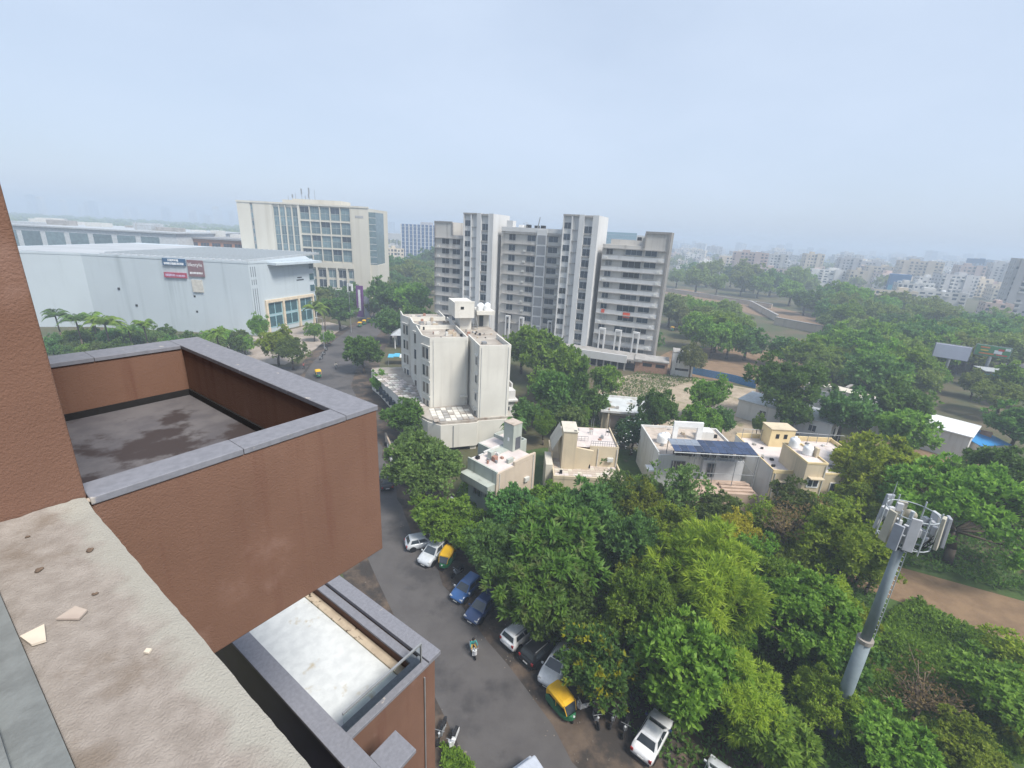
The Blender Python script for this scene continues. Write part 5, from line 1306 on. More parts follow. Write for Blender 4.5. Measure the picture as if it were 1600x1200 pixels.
def car(style, front, rear, body, label, sunroof=False, group='cars parked along the road', z=0.012):
    if style not in CARS: CARS[style] = car_meshes(style)
    L, W, H, bm, cm, gl, ex = CARS[style]
    a, b_ = G(*front), G(*rear); c = (a+b_)/2; d = a-b_
    t = thing('parked_car', label, 'car', (c.x, c.y, z), math.atan2(d.y, d.x), group)
    o = link('body', bm, t, None, None, body); link('cabin', cm, t, None, None, body)
    for nm, me in gl: link(nm, me, t, None, None, CARGL)
    for nm, me in ex: link(nm, me, t, None, None, None if me.materials and me.materials[0] else body)
    r = .34 if style == 'suv' else .30
    for x in (-.31*L, .31*L):
        for y in (-W/2+.11, W/2-.11): wheel(t, x, y, r)
        for s_ in (-1, 1): link('wheel_arch', ARCH, t, (x, s_*(W/2-.06), r+.02))
    if sunroof: bpart('sunroof', CARGL, t, -.25, .35, -.36, .36, H-.02, H+.012)
    return t
CARGL = mat('car_glass', (.03,.04,.05), (.045,.055,.065), 1, .08, spec=.7)
a_ = MB().lathe([(.39,-.065),(.40,.065)], 14); a_.v = [(p[0],p[2],p[1]) for p in a_.v]; ARCH = a_.mesh('wheel_arch', DARK)
PW, PSIL, PBLUE, PNAVY, PBLK = paint('paint_white', (.74,.75,.76)), paint('paint_silver', (.52,.55,.58)), paint('paint_blue', (.03,.105,.29)), paint('paint_navy', (.02,.045,.13)), paint('paint_black', (.008,.009,.011), .4)
car('hatch', (684,848), (634,858), PSIL, 'silver hatchback parked farthest up the verge with its side to the road')
car('suv', (664,884), (692,857), PSIL, 'silver SUV with roof rails between the hatchback and the rickshaw')
car('hatch', (714,941), (744,912), PBLUE, 'bright blue hatchback nosing towards the road')
car('sedan', (739,971), (768,940), PNAVY, 'dark navy car parked right beside the blue hatchback')
car('suv', (834,979), (795,1012), PW, 'white SUV with its rear to the road, left of the black SUV')
car('suv', (866,1004), (824,1040), PBLK, 'glossy black SUV parked between two white SUVs')
car('suv', (852,1077), (886,1022), PW, 'white SUV with sunroof and its bonnet towards the road', True)
car('sedan', (1034,1128), (1000,1190), PW, 'white sedan parked alone at the bottom of the picture')
car('hatch', (1124,1206), (1102,1268), PSIL, 'pale hatchback cut off by the bottom edge of the picture')
car('sedan', (603,745), (606,772), PBLK, 'black car half hidden by the brown balcony and the olive tree')
car('suv', (1232,645), (1240,652), PW, 'white car parked in the dirt lane under the large round tree')
# auto rickshaws
YEL, GRN = mat('rickshaw_yellow', (.72,.42,.015), (.66,.38,.015), 2, .6), mat('rickshaw_green', (.02,.15,.06), (.02,.12,.05), 2, .5)
def rickshaw(front, rear, label, z=.012, group='auto rickshaws'):
    a, b_ = G(*front), G(*rear); c = (a+b_)/2; d = a-b_
    t = thing('auto_rickshaw', label, 'rickshaw', (c.x,c.y,z), math.atan2(d.y,d.x), group)
    if 'rk' not in CARS:
        low = MB(); st = [(-1.3,.45,.82,.62),(-1.2,.32,.92,.65),(-.5,.30,.90,.65),(.35,.30,.55,.60),(.85,.34,.62,.50),(1.15,.45,.95,.34),(1.32,.55,.90,.16)]
        for (x,z0,z1,w) in st: low.v += [(x,-w,z0),(x,-w,z1-.06),(x,-w*.85,z1),(x,w*.85,z1),(x,w,z1-.06),(x,w,z0)]
        for i in range(len(st)-1): low.f += [(i*6+j,(i+1)*6+j,(i+1)*6+(j+1)%6,i*6+(j+1)%6) for j in range(6)]
        low.f += [tuple(range(6)), tuple(range(len(st)*6-1,len(st)*6-7,-1))]
        can = MB(); st = [(-1.32,.95,1.40,.58),(-1.22,.92,1.66,.63),(-.8,1.35,1.76,.66),(-.2,1.38,1.78,.66),(.45,1.40,1.75,.63),(.75,1.42,1.62,.58)]
        for (x,z0,z1,w) in st: can.v += [(x,-w,z0),(x,-w,z1-.14),(x,-w*.7,z1),(x,w*.7,z1),(x,w,z1-.14),(x,w,z0)]
        for i in range(len(st)-1): can.f += [(i*6+j,(i+1)*6+j,(i+1)*6+(j+1)%6,i*6+(j+1)%6) for j in range(6)]
        can.f += [tuple(range(6)), tuple(range(len(st)*6-1,len(st)*6-7,-1))]
        CARS['rk'] = (low.mesh('body', GRN, False), can.mesh('canopy', YEL, False),
            MB().add([(1.05,-.42,.92),(1.05,.42,.92),(.72,.54,1.6),(.72,-.54,1.6),(1.03,-.42,.92),(1.03,.42,.92),(.70,.54,1.6),(.70,-.54,1.6)],[(0,1,2,3),(7,6,5,4),(0,4,5,1),(1,5,6,2),(2,6,7,3),(3,7,4,0)]).mesh('windscreen', CARGL),
            MB().tube((1.02,-.46,.9),(.72,-.56,1.62),.03).tube((1.02,.46,.9),(.72,.56,1.62),.03).tube((-.1,-.6,.85),(-.1,-.62,1.4),.03).tube((-.1,.6,.85),(-.1,.62,1.4),.03).mesh('frame', YEL),
            MB().box(-1.0,-.45,-.52,.52,.80,.98).box(-1.1,-.95,-.52,.52,.98,1.35).mesh('seat', BLACKBIT),
            MB().box(.22,.5,-.25,.25,.55,.85).mesh('driver_seat', BLACKBIT), MB().lathe([(.10,0),(.11,.05),(.05,.1)],10,(1.28,0,.82)).mesh('headlight', HUBB),
            MB().box(-1.34,-1.28,-.35,.35,1.05,1.35).mesh('rear_window', CARGL))
    for me in CARS['rk']: link(me.name.split('.')[0], me, t)
    wheel(t, -.85, -.55, .22, .12); wheel(t, -.85, .55, .22, .12); wheel(t, 1.1, 0, .22, .12)
    return t
rickshaw((896,1134), (860,1088), 'yellow-roofed green auto rickshaw driving beside the white SUV')
rickshaw((689,896), (706,868), 'yellow and green auto rickshaw parked left of the blue hatchback')
rickshaw((501,596), (495,583), 'small yellow rickshaw on the road just above the balcony coping')
rickshaw((558,516), (566,506), 'yellow rickshaw waiting at the far road, nearest of the row')
rickshaw((566,512), (572,503), 'half hidden yellow rickshaw in the middle of the far row')
rickshaw((572,510), (580,499), 'last yellow rickshaw of the far row beside the purple banner')
rickshaw((1046,520), (1054,514), 'yellow rickshaw right of the apartment slab foot')
# two-wheelers
SEAT = BLACKBIT
def bike(front, rear, colr, label, scooter=False, group='parked two-wheelers', z=.012):
    a, b_ = G(*front), G(*rear); c = (a+b_)/2; d = a-b_
    t = thing('scooter' if scooter else 'motorcycle', label, 'scooter' if scooter else 'motorcycle', (c.x,c.y,z), math.atan2(d.y,d.x), group)
    key = 'sc' if scooter else 'mc'
    if key not in CARS:
        if scooter:
            CARS[key] = [('body', MB().box(-.75,-.15,-.17,.17,.35,.72).box(-.2,.35,-.15,.15,.25,.34).box(.32,.44,-.20,.20,.3,.85).mesh('body')),
              ('front_shield', MB().add([(.40,-.2,.3),(.40,.2,.3),(.56,.14,.95),(.56,-.14,.95),(.62,0,.35),(.66,0,.9)],[(0,1,4),(1,2,5,4),(2,3,5),(3,0,4,5),(0,3,2,1)]).mesh('front_shield')),
              ('seat', MB().box(-.72,.0,-.14,.14,.72,.82).mesh('seat', SEAT)), ('handlebar', MB().tube((.45,-.33,1.02),(.45,.33,1.02),.02).tube((.52,0,.6),(.45,0,1.02),.03).mesh('handlebar', STEEL)),
              ('headlight', MB().lathe([(.07,0),(.08,.06),(.03,.1)],8,(.58,0,.88)).mesh('headlight', HUBB))]
        else:
            CARS[key] = [('tank', MB().add([(-.05,-.10,.72),(.38,-.13,.80),(.38,.13,.80),(-.05,.10,.72),(-.05,-.06,.86),(.36,-.09,.98),(.36,.09,.98),(-.05,.06,.86)],[(3,2,1,0),(4,5,6,7),(0,1,5,4),(1,2,6,5),(2,3,7,6),(3,0,4,7)]).mesh('tank')),
              ('seat', MB().box(-.72,.0,-.12,.12,.74,.84).mesh('seat', SEAT)), ('engine', MB().box(-.2,.3,-.14,.14,.28,.66).mesh('engine', STEEL)),
              ('frame', MB().tube((-.62,0,.32),(-.1,0,.7),.035).tube((-.62,.1,.3),(.3,.1,.3),.04).tube((.62,0,.32),(.42,0,.98),.04).mesh('frame', STEEL)),
              ('handlebar', MB().tube((.40,-.36,1.04),(.40,.36,1.04),.02).mesh('handlebar', STEEL)), ('headlight', MB().lathe([(.08,0),(.09,.07),(.04,.12)],8,(.52,0,.88)).mesh('headlight', HUBB)),
              ('tail_cowl', MB().box(-.86,-.55,-.09,.09,.62,.76).mesh('tail_cowl'))]
    for nm, me in CARS[key]: link(nm, me, t, None, None, None if me.materials and me.materials[0] else colr)
    r, x = (.24,.52) if scooter else (.30,.64)
    wheel(t, -x, 0, r, .10); wheel(t, x+.05, 0, r, .10)
    return t
PRED = paint('paint_red', (.35,.02,.02))
bike((708,903), (722,893), PBLK, 'dark motorcycle parked between the rickshaw and the blue hatchback')
bike((903,1110), (921,1105), PW, 'white scooter parked behind the yellow-roofed rickshaw', True)
bike((932,1133), (926,1116), PBLK, 'dark motorcycle left in the row beside the white sedan')
bike((955,1135), (961,1116), PRED, 'red-tanked motorcycle in the middle of the row beside the white sedan')
bike((973,1155), (981,1125), PBLK, 'large black motorcycle nearest to the white sedan')
bike((686,1160), (694,1138), PBLK, 'dark motorcycle at the foot of the lower brown wall')
bike((704,1172), (712,1152), PSIL, 'silver scooter among the plants at the lower brown wall', True)
for i in range(7):
    v = 696+i*7; bike((604+i*1.6, v), (614+i*1.6, v-3), [PBLK,PSIL,PBLK,PRED,PBLK,PW,PBLK][i], ['first','second','third','fourth','fifth','sixth','seventh'][i]+' two-wheeler from the far end of the row along the tan boundary wall', i % 3 == 1)
for i in range(4):
    bike((500+i*4, 563-i*7), (504+i*4, 561-i*7), [PBLK,PW,PSIL,PBLK][i], ['nearest','second','third','farthest'][i]+' kerbside motorcycle along the mall forecourt road', False)
# blue mini truck, grey van top at the bottom edge
p = G(1215, 681); tr = thing('blue_mini_truck', 'small blue cargo truck parked in the dirt lane behind the yellow stair head', 'truck', (p.x,p.y,.01), R(178))
bpart('cargo_bed', paint('truck_blue', (.015,.10,.42)), tr, -2.2, .2, -.85, .85, .7, 2.1, bev=.05); bpart('cab', MATS['truck_blue'], tr, .3, 1.9, -.8, .8, .5, 1.9, bev=.12)
bpart('windscreen', CARGL, tr, 1.7, 1.92, -.7, .7, 1.15, 1.75); bpart('side_window', CARGL, tr, .7, 1.4, -.82, .82, 1.2, 1.7); bpart('chassis', BLACKBIT, tr, -2.1, 1.7, -.5, .5, .35, .68)
for x in (-1.5, 1.2):
    for y in (-.72, .72): wheel(tr, x, y, .33, .2)
p = G(838, 1215, 2.0); van = thing('grey_van', 'pale grey van roof showing at the bottom edge of the road', 'van', (p.x,p.y,.012), R(125))
bpart('body', paint('paint_pale_grey', (.45,.48,.54)), van, -2.0, 1.7, -.85, .85, .35, 1.2, bev=.1); bpart('cabin', MATS['paint_pale_grey'], van, -1.95, 1.2, -.78, .78, 1.2, 1.98, bev=.12)
bpart('windscreen', CARGL, van, 1.14, 1.24, -.65, .65, 1.3, 1.8); bpart('side_window', CARGL, van, -1.6, .9, -.80, .80, 1.35, 1.8)
for x in (-1.25, 1.2):
    for y in (-.72, .72): wheel(van, x, y, .31, .19)

# ================================================================== people
SKIN, HAIR = mat('skin', (.22,.12,.08), None, 5, .6), mat('black_hair', (.01,.009,.008), None, 9, .7)
def person(label, loc, rotz, joints, shirt, trouser, hair=True):
    """joints: dict name -> (x,y,z); one continuous skinned body, clothed by height"""
    t = thing('person', label, 'person', loc, rotz)
    J = joints; names = list(J); idx = {n_: i for i, n_ in enumerate(names)}
    E_ = [('pelvis','chest'),('chest','neck'),('neck','head'),('head','crown')]
    for s_ in 'lr':
        E_ += [('chest','sho_'+s_),('sho_'+s_,'elb_'+s_),('elb_'+s_,'han_'+s_),('pelvis','hip_'+s_),('hip_'+s_,'kne_'+s_),('kne_'+s_,'ank_'+s_),('ank_'+s_,'toe_'+s_)]
    me = bpy.data.meshes.new('body'); me.from_pydata([J[n_] for n_ in names], [(idx[a],idx[b_]) for a,b_ in E_], []); 
    o = link('body', me, t)
    sk = o.modifiers.new('skin', 'SKIN'); ss = o.modifiers.new('sub', 'SUBSURF'); ss.levels = ss.render_levels = 2
    rad = dict(pelvis=.15, chest=.16, neck=.055, head=.095, crown=.075, sho=.075, elb=.045, han=.038, hip=.09, kne=.06, ank=.042, toe=.04)
    for n_ in names:
        r = rad[n_.split('_')[0]]; sv = me.skin_vertices[0].data[idx[n_]]; sv.radius = (r, r*.85 if n_ in ('chest','pelvis') else r); sv.use_root = n_ == 'pelvis'
    dg = bpy.context.evaluated_depsgraph_get(); bpy.context.view_layer.update()
    m2 = bpy.data.meshes.new_from_object(o.evaluated_get(bpy.context.evaluated_depsgraph_get())); o.modifiers.clear(); o.data = m2
    m2.materials.clear()
    for m_ in (shirt, trouser, SKIN, BLACKBIT): m2.materials.append(m_)
    zp, zn = J['pelvis'][2]+.05, J['neck'][2]-.01
    hands = [Vector(J['han_l']), Vector(J['han_r'])]; toes = [Vector(J['toe_l']), Vector(J['toe_r']), Vector(J['ank_l']), Vector(J['ank_r'])]
    legs = [(Vector(J['hip_'+s_]), Vector(J['kne_'+s_]), Vector(J['ank_'+s_])) for s_ in 'lr']
    arms = [(Vector(J['sho_'+s_]), Vector(J['elb_'+s_]), Vector(J['han_'+s_])) for s_ in 'lr']
    def dseg(p, a, b_): u = max(0, min(1, (p-a).dot(b_-a)/max(1e-9,(b_-a).length_squared))); return (p-a.lerp(b_,u)).length
    for f in m2.polygons:
        c = f.center; f.use_smooth = True
        dl = min(min(dseg(c,a,b_),dseg(c,b_,e)) for a,b_,e in legs); da = min(min(dseg(c,a,b_),dseg(c,b_,e)) for a,b_,e in arms)
        if min((c-h_).length for h_ in hands) < .13 or c.z > zn: k = 2
        elif min((c-h_).length for h_ in toes) < .09: k = 3
        elif dl < da and (dl < .10 or c.z < zp): k = 1
        else: k = 0
        f.material_index = k
    hd = Vector(J['head'])
    if hair: part('hair', MB().lathe([(.10,-.02),(.118,.05),(.105,.11),(.06,.155),(.005,.165)], 12, (hd.x-.012, hd.y, hd.z)), HAIR, t, True)
    return t
WALK = dict(pelvis=(0,0,.95), chest=(.02,0,1.32), neck=(.02,0,1.48), head=(.03,0,1.58), crown=(.03,0,1.70), sho_l=(.02,.19,1.42), elb_l=(-.10,.24,1.14), han_l=(.0,.23,.88), sho_r=(.02,-.19,1.42), elb_r=(.10,-.24,1.14), han_r=(.24,-.22,.92),
            hip_l=(0,.10,.92), kne_l=(.16,.10,.50), ank_l=(.18,.10,.09), toe_l=(.33,.10,.04), hip_r=(0,-.10,.92), kne_r=(-.05,-.10,.49), ank_r=(-.27,-.10,.12), toe_r=(-.15,-.10,.04))
RIDE = dict(pelvis=(-.22,0,.92), chest=(-.12,0,1.28), neck=(-.08,0,1.44), head=(-.06,0,1.54), crown=(-.06,0,1.66), sho_l=(-.10,.19,1.38), elb_l=(.10,.30,1.16), han_l=(.40,.31,1.06), sho_r=(-.10,-.19,1.38), elb_r=(.10,-.30,1.16), han_r=(.40,-.31,1.06),
            hip_l=(-.20,.12,.88), kne_l=(.22,.20,.80), ank_l=(.14,.16,.40), toe_l=(.30,.16,.36), hip_r=(-.20,-.12,.88), kne_r=(.22,-.20,.80), ank_r=(.14,-.16,.40), toe_r=(.30,-.16,.36))
SH1, SH2, SH3 = mat('teal_shirt', (.04,.26,.25)), mat('pink_red_shirt', (.42,.12,.10)), mat('dark_trousers', (.03,.03,.04))
sc_ = bike((744,1036), (735,1008), PW, 'white scooter ridden down the middle of the road', True, None)
person('person in a teal shirt riding the white scooter on the road', sc_.location, sc_.rotation_euler.z, RIDE, SH1, mat('mustard_cloth', (.40,.26,.06)))
p = G(475, 577); person('person in a dark red shirt walking at the roadside by the mall forecourt', (p.x,p.y,.004), R(-20), WALK, SH2, SH3)
sc2 = bike((524,580), (527,573), PBLK, 'dark motorcycle ridden along the far road', False, None)
person('person in a pale shirt riding the dark motorcycle on the far road', sc2.location, sc2.rotation_euler.z, RIDE, PALECREAM, SH3)

# ================================================================== telecom mast
mp = G(1422, 812, 19.0)
mast = thing('telecom_mast', 'grey steel monopole telecom mast crowned with panel antennas', 'mast', (mp.x, mp.y, 0), R(25))
GALV = mat('galvanised_steel', (.21,.255,.28), (.17,.21,.235), .8, .6, .1, 12, streak=((.20,.22,.22), 2))
part('pole', MB().tube((0,0,0),(0,0,9.2),.45,.40,18), GALV, mast, True); part('pole', MB().tube((0,0,9.2),(0,0,17.2),.31,.25,18), GALV, mast, True)
part('flange', MB().tube((0,0,9.05),(0,0,9.35),.50,.50,18), mat('flange_rust', (.30,.27,.24)), mast)
part('flange', MB().tube((0,0,17.2),(0,0,17.5),.45,.45,18), GALV, mast)
def ring(z, r, t=.035):
    mb = MB(); n = 20
    for i in range(n): mb.tube((r*math.cos(i*2*math.pi/n),r*math.sin(i*2*math.pi/n),z),(r*math.cos((i+1)*2*math.pi/n),r*math.sin((i+1)*2*math.pi/n),z),t,n=6)
    return mb
PIPE = mat('pale_pipe', (.42,.46,.48), None, 2, .5)
part('ring', ring(17.6,1.35), PIPE, mast); part('ring', ring(19.6,1.35), PIPE, mast)
mb = MB()
for i in range(6):
    a = i*math.pi/3; mb.tube((.3*math.cos(a),.3*math.sin(a),17.4),(1.35*math.cos(a),1.35*math.sin(a),17.6),.05,n=6).tube((1.35*math.cos(a),1.35*math.sin(a),17.3),(1.35*math.cos(a),1.35*math.sin(a),20.0),.045,n=6)
mb.tube((0,0,17.4),(0,0,19.6),.12,n=8); part('support_arm', mb, PIPE, mast)
PANEL = [mat('antenna_cream', (.48,.45,.37)), mat('antenna_grey', (.34,.36,.40)), mat('antenna_white', (.50,.51,.53))]
ra = random.Random(2)
for i in range(9):
    a = (i//3)*2*math.pi/3 + (i%3-1)*.42 - .9; r = 1.45+.3*(i%3==1); z0 = 17.5+ra.uniform(-.1,.3); h = ra.uniform(1.7,2.2)
    o = bpart('panel_antenna', PANEL[i % 3], mast, 0, .18, -.26, .26, 0, h, bev=.03); o.location = (r*math.cos(a), r*math.sin(a), z0); o.rotation_euler = (0, R(-3), a)
    for q_ in range(2): o = bpart('radio_unit', PANEL[2], mast, -.12, .12, -.18, .18, 0, .55, bev=.02); o.location = ((1.0+.2*q_)*math.cos(a+.2), (1.0+.2*q_)*math.sin(a+.2), 17.6+q_*.9+ra.uniform(0,.4)); o.rotation_euler = (0,0,a)
for a, z in ((.4, 18.6),):
    mbd = MB().lathe([(.05,0),(.36,.10),(.38,.16),(.02,.14)], 16); o = part('dish', mbd, PANEL[0], mast, True); o.location = (1.5*math.cos(a), 1.5*math.sin(a), z); o.rotation_euler = (0, R(85), a)
mb = MB()
for i in range(14): a = ra.uniform(0,6.28); mb.path([(.3*math.cos(a),.3*math.sin(a),16.8+ra.uniform(0,.6)),(.9*math.cos(a+.3),.9*math.sin(a+.3),17.2+ra.uniform(-.2,.2)),(1.4*math.cos(a+.5),1.4*math.sin(a+.5),17.9+ra.uniform(0,.8))],[.025,.025,.025],4)
part('cable', mb, BLACKBIT, mast)
part('lightning_rod', MB().tube((-.9,.9,19.6),(-.9,.9,21.4),.03,.015,6), PIPE, mast)
part('ladder', MB().box(.60,.64,-.22,-.18,0,17).box(.60,.64,.18,.22,0,17), PIPE, mast)
rung = MB().box(.60,.64,-.18,.18,-.015,.015).mesh('rung', PLASTIC)
for i in range(44): link('rung', rung, mast, (0,0,.5+i*.38))
# roadside banner mast and lamp posts near the hotel
p = G(564, 497); bn = thing('purple_banner', 'tall purple advertising banner pylon beside the far road', 'banner', (p.x,p.y,0), R(-15))
bpart('panel', mat('banner_purple', (.16,.05,.22)), bn, -1.4, 1.4, -.3, .3, .5, 12.5); bpart('side_panel', mat('banner_grey', (.36,.37,.42)), bn, 1.6, 3.6, .2, .7, .5, 8.5); bpart('print', SIGNW, bn, -.5, .5, -.34, -.3, 3, 11)
bpart('foot', LEDGE, bn, -1.6, 3.8, -.5, .9, 0, .5)
p = G(553, 490); wp = thing('white_pylon', 'white sign pylon with a dark square left of the purple banner', 'sign', (p.x-1,p.y,0), R(-15)); bpart('panel', PLASTIC, wp, -1.2, 1.2, -.25, .25, 0, 12); bpart('dark_square', DARK, wp, -.6, .6, -.28, -.25, 9, 11)
for (u, v, h, lab) in ((549,520,17,'tall thin street light pole before the hotel'),(507,545,9,'short street light pole at the kerb by the mall'),(1188,455,14,'thin white pole in front of the far pale apartment block')):
    p = G(u, v); l = thing('street_lamp', lab, 'lamp post', (p.x,p.y,0), R(200)); part('pole', MB().tube((0,0,0),(0,0,h),.12,.07,8), STEEL, l); part('arm', MB().tube((0,0,h-.1),(1.4,0,h+.2),.05,.04,6), STEEL, l); bpart('lamp_head', ACM, l, 1.2, 1.9, -.12, .12, h+.12, h+.26)

# ================================================================== the city beyond
CITYM = [mat('city_white', (.62,.61,.58), (.52,.51,.49), .08, .9, rnd=.25, streak=((.40,.38,.36), .3)), mat('city_cream', (.60,.52,.40), (.52,.45,.35), .08, .9, rnd=.2),
         mat('city_grey', (.42,.41,.41), (.36,.35,.35), .08, .9, rnd=.25), mat('city_pink', (.54,.42,.37), (.47,.36,.31), .08, .9, rnd=.2), mat('city_blue', (.34,.42,.52), (.30,.37,.46), .08, .9, rnd=.2)]
CV = []
rc = random.Random(31)
def city_variant(W, D, fl, seed):
    rr = random.Random(seed); H = fl*3.1; body = MB(); win = MB(); bal = MB()
    body.box(-W/2,W/2,-D/2,D/2,0,H); body.box(-W/2,W/2,-D/2,-D/2+.3,H,H+.9).box(-W/2,-W/2+.3,-D/2+.3,D/2,H,H+.9).box(W/2-.3,W/2,-D/2+.3,D/2,H,H+.9)
    x = rr.uniform(-W*.35,W*.1); body.box(x,x+W*.22,-D*.2,D*.25,H,H+2.8)
    if fl > 5: body.box(W*.12,W*.3,-D/2-1.2,-D/2,0,H+1.5); body.box(-W*.42,-W*.28,-D/2-1.0,-D/2,0,H+.6)
    n = max(3, int(W/3.2))
    for f in range(fl):
        for i in range(n):
            if rr.random() < .12: continue
            xx = -W/2+(i+.5)*W/n; ww = rr.choice([.7,.9,1.1]); z = f*3.1+1.0
            win.box(xx-ww,xx+ww,-D/2-.06,-D/2+.02,z,z+rr.choice([1.2,1.4,1.9]))
            if i % 2 == seed % 2 and rr.random() < .8: bal.box(xx-1.3,xx+1.3,-D/2-1.1,-D/2-.02,z-1.0,z-.15)
        for sx in (-1, 1):
            for j in range(max(2,int(D/4))): yy = -D/2+(j+.5)*D/max(2,int(D/4)); win.box(sx*W/2-.05,sx*W/2+.05,yy-.7,yy+.7,f*3.1+1,f*3.1+2.3)
    return W, D, H, body.mesh('wall'), win.mesh('windows', GLASS), bal.mesh('balconies')
for i,(W,D,fl) in enumerate(((12,10,2),(15,11,3),(20,12,3),(16,12,4),(24,13,4),(14,12,5),(28,13,6),(22,14,8),(30,14,9),(18,15,11),(22,16,14))): CV.append(city_variant(W,D,fl,i))
ROOFC = [BRICK, TIN, mat('blue_tarp', (.08,.22,.45)), PLASTIC]
def block(x, y, vi, rz, m, label, group, sc=(1,1,1)):
    W, D, H, b_, w_, bl = CV[vi]
    t = thing('city_building', label, 'building', (x,y,0), rz, group); t.scale = sc
    link('wall', b_, t, None, None, m); w = link('windows', w_, t); w['kind'] = 'stuff'
    q = link('balconies', bl, t, None, None, rc.choice([m, CITYM[0]])); q['kind'] = 'stuff'
    if rc.random() < .6:
        ta = part('roof_tank', MB().lathe([(.9,0),(.95,.8),(.9,1.6),(.4,1.9)], 8, (rc.uniform(-W*.3,W*.3), rc.uniform(-D*.3,D*.3), H)), rc.choice([PLASTIC, BLACKBIT]), t)
    return t
occ = []
def scatter(n, uv, hv, label, group, ms, rot=(-.5,.2), gap=1.0, seed=1):
    """low blocks packed street by street; uv = photo window on the ground"""
    rr = random.Random(seed); tries = 0; k = 0
    while k < n and tries < 6000:
        tries += 1
        u, v = rr.uniform(uv[0], uv[1]), uv[2] + (uv[3]-uv[2])*rr.random()
        v += (u-uv[0])*uv[4]
        p = G(u, v)
        if p.y < 0 or p.y > 3500: continue
        vi = rr.choice(hv); W = CV[vi][0]
        if any((p.x-a)**2+(p.y-b_)**2 < (gap*(W+c)/2)**2 for a,b_,c in occ): continue
        occ.append((p.x,p.y,W)); k += 1
        block(p.x, p.y, vi, rr.uniform(*rot), rr.choice(ms), label, group, (1,1,rr.uniform(.85,1.15)*(1.5 if 'ghostly' in label else 1)))
M0,M1,M2,M3,M4 = CITYM
# landmark blocks
def lm(u, v, vi, deg, m, label, sc=(1,1,1)):
    p = G(u, v); occ.append((p.x,p.y,CV[vi][0]*sc[0]*1.2)); return block(p.x,p.y,vi,R(deg),m,label,'larger blocks of the far city',sc)
lm(1165,436,8,-25,M3,'pinkish apartment block with pale vertical shafts above the far trees',(1.1,1,.95))
lm(1208,432,7,-25,M0,'white balconied apartment block right of the pinkish one',(1.0,1,1.0))
lm(1262,436,7,-20,M1,'yellow-cream stepped tower block in the far city',(.9,1,1.1))
lm(1288,446,6,-20,M0,'long low white block below the yellow-cream tower',(1.3,1,.8))
lm(1318,440,7,-25,M2,'grey balconied block in the far city right of the yellow tower')
lm(1425,450,8,-25,M1,'broad beige apartment block with vertical bays on the right skyline',(1.2,1,.95))
lm(1412,470,3,-25,M0,'white arched block beside the blue shop front')
lm(1455,478,4,-25,M0,'white two-tone block with large dark openings in front of the far trees',(1.3,1,.8))
lm(1502,455,7,-25,M3,'pink-walled block below the blue rooftop hoarding',(1.0,1,1.0))
lm(1520,450,9,-30,M4,'blue-grey glass-faced block on the right skyline',(.8,1,.9))
lm(1548,458,9,-30,M0,'tall white balconied block near the right edge',(1.0,1,.85))
lm(1592,498,9,-35,M2,'nearest grey apartment tower cut by the right edge, with wide balconies',(1.3,1,1.0))
lm(1545,505,5,-30,M3,'salmon narrow house front at the edge of the far trees',(.8,1,.7))
lm(1078,425,6,-15,M3,'reddish low block with a blue shop sign right of the apartment slab',(.7,1,.45))
lm(1390,476,2,-25,M1,'low beige hall with a blue sign in the far trees',(1.2,1,1))
p = PYP(660, 372, 470); gb = thing('blue_glass_office', 'blue glass office block with white vertical fins behind the old town', 'building', (p.x-21,p.y,0), R(-4))
bpart('glass_core', glassmat('blue_curtain_glass', (.05,.11,.26), .2, 0), gb, 0, 44, 0, 26, 0, 37)
for i in range(12): bpart('fin', WHITE, gb, i*3.9, i*3.9+.9, -.5, 0, 0, 37)
for k in range(10): bpart('floor_band', M4, gb, 0, 44, -.15, 0, 3.5*k+3, 3.5*k+3.5)
bpart('roof_room', M2, gb, 18, 28, 6, 16, 37, 39.5)
p = PYP(972, 378, 520); tg = thing('teal_glass_office', 'flat teal glass office block showing above the apartment roof', 'building', (p.x-22,p.y,0), R(-10))
bpart('glass_core', glassmat('teal_curtain_glass', (.13,.27,.33), .2, 0), tg, 0, 36, 0, 24, 0, 40); bpart('side_wall', M0, tg, 36, 46, 1, 24, 0, 38)
for k in range(10): bpart('floor_band', M4, tg, 0, 36, -.15, 0, 3.8*k+3, 3.8*k+3.3)
hb = thing('blue_shop_front', 'blue glass shop front with a white letter n in the far city', 'building', tuple(G(1398,460)), R(-30))
bpart('wall', mat('shop_blue', (.03,.13,.30)), hb, -7, 7, -5, 5, 0, 17); bpart('lower_panel', mat('shop_teal', (.05,.30,.42)), hb, -7, 4, -5.1, -5, 0, 8)
part('letter', MB().box(-1.6,-.9,-5.2,-5,7,12).box(.9,1.6,-5.2,-5,7,12).box(-.9,.9,-5.2,-5,11.2,12), SIGNW, hb)
rh = thing('rooftop_hoarding', 'blue hoarding standing on a roof on the right skyline', 'hoarding', tuple(G(1508,455)), R(-28)); bpart('board', mat('hoarding_blue', (.10,.17,.28)), rh, -7, 7, 0, .5, 28, 32.5)
for x in (-6, 0, 6): bpart('post', STEEL, rh, x, x+.4, .5, .9, 0, 28)
fg = thing('far_flyover', 'pale elevated road strip in the haze beside the hotel', 'flyover', tuple(PYP(600,362,700).xy)+(0,), R(-6)); bpart('deck', M0, fg, 0, 70, 0, 12, 16, 24)
for i in range(6): bpart('pier', M0, fg, 4+i*12, 6+i*12, 4, 7, 0, 16)
far = 'pale city block in the hazy right-hand distance'
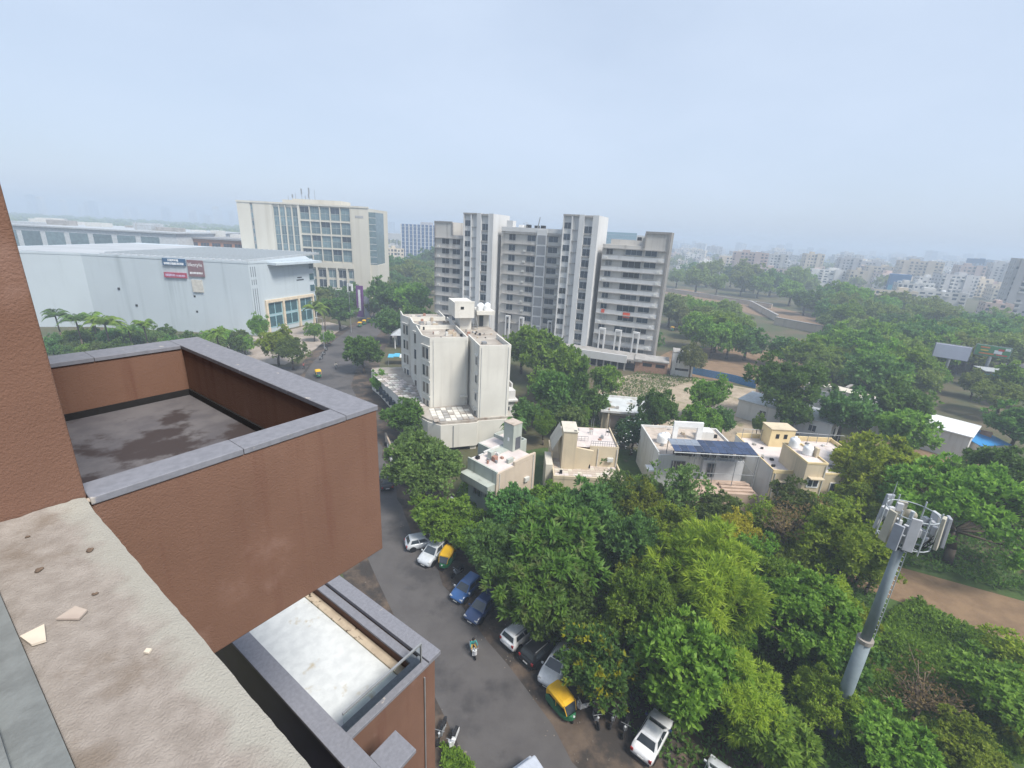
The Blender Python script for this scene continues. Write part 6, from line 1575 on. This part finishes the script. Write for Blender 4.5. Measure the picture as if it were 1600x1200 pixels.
scatter(110, (1050,1600,402,428,.085), [1,2,3,4,5,6], 'pale low city block in the haze beyond the far tree belt', 'hazy city blocks, nearer rows', [M0,M0,M1,M2,M3], (-.6,.1), .72, 1)
scatter(90, (1050,1600,390,404,.075), [3,4,5,6,7,8], 'pale hazy city block in the middle distance on the right', 'hazy city blocks, middle rows', [M0,M0,M1,M2,M4], (-.6,.1), .75, 2)
scatter(60, (1050,1600,381,391,.062), [6,7,8,9,10], 'faint tall block on the hazy right skyline', 'faint skyline blocks on the right', [M0,M2,M4], (-.6,.1), 1.0, 3)
scatter(34, (590,690,378,410,.05), [0,1,2,3,4], 'small white old-town house between the hotel and the apartment slab', 'old-town houses behind the hotel', [M0,M0,M1], (-.4,.3), .75, 4)
scatter(14, (590,960,362,366,.05), [8,9,10], 'ghostly tall block on the skyline behind the apartment slab', 'ghostly skyline towers in the centre', [M2,M4], (-.3,.3), 1.0, 5)
scatter(26, (40,370,331,338,.052), [8,9,10], 'ghostly block on the hazy left skyline', 'ghostly skyline blocks on the left', [M2,M4,M0], (-.3,.3), 1.0, 6)
scatter(18, (1180,1400,380,384,.06), [9,10], 'ghostly tower on the far right skyline', 'ghostly skyline towers on the right', [M2,M4], (-.3,.3), 1.0, 7)
scatter(12, (60,360,352,366,.03), [1,2,4], 'low pale roof between the mall and the far wood', 'low roofs beyond the mall', [M0,M2], (-.2,.2), 1.0, 8)

# ================================================================== haze: one closed box of even air
HZ = bpy.data.materials.new('haze_air'); HZ.use_nodes = True
hn = HZ.node_tree.nodes; hn.clear()
pv = hn.new('ShaderNodeVolumePrincipled'); ho = hn.new('ShaderNodeOutputMaterial')
pv.inputs['Color'].default_value = (.62,.72,.86,1); pv.inputs['Density'].default_value = .00105; pv.inputs['Anisotropy'].default_value = 0.0
HZ.node_tree.links.new(pv.outputs[0], ho.inputs['Volume'])
hz = MB().box(-7100,7100,-1600,9100,-1,58).mesh('haze', HZ)
tag(link('haze', hz), 'pale blue haze lying over the whole city', 'haze', kind='stuff')
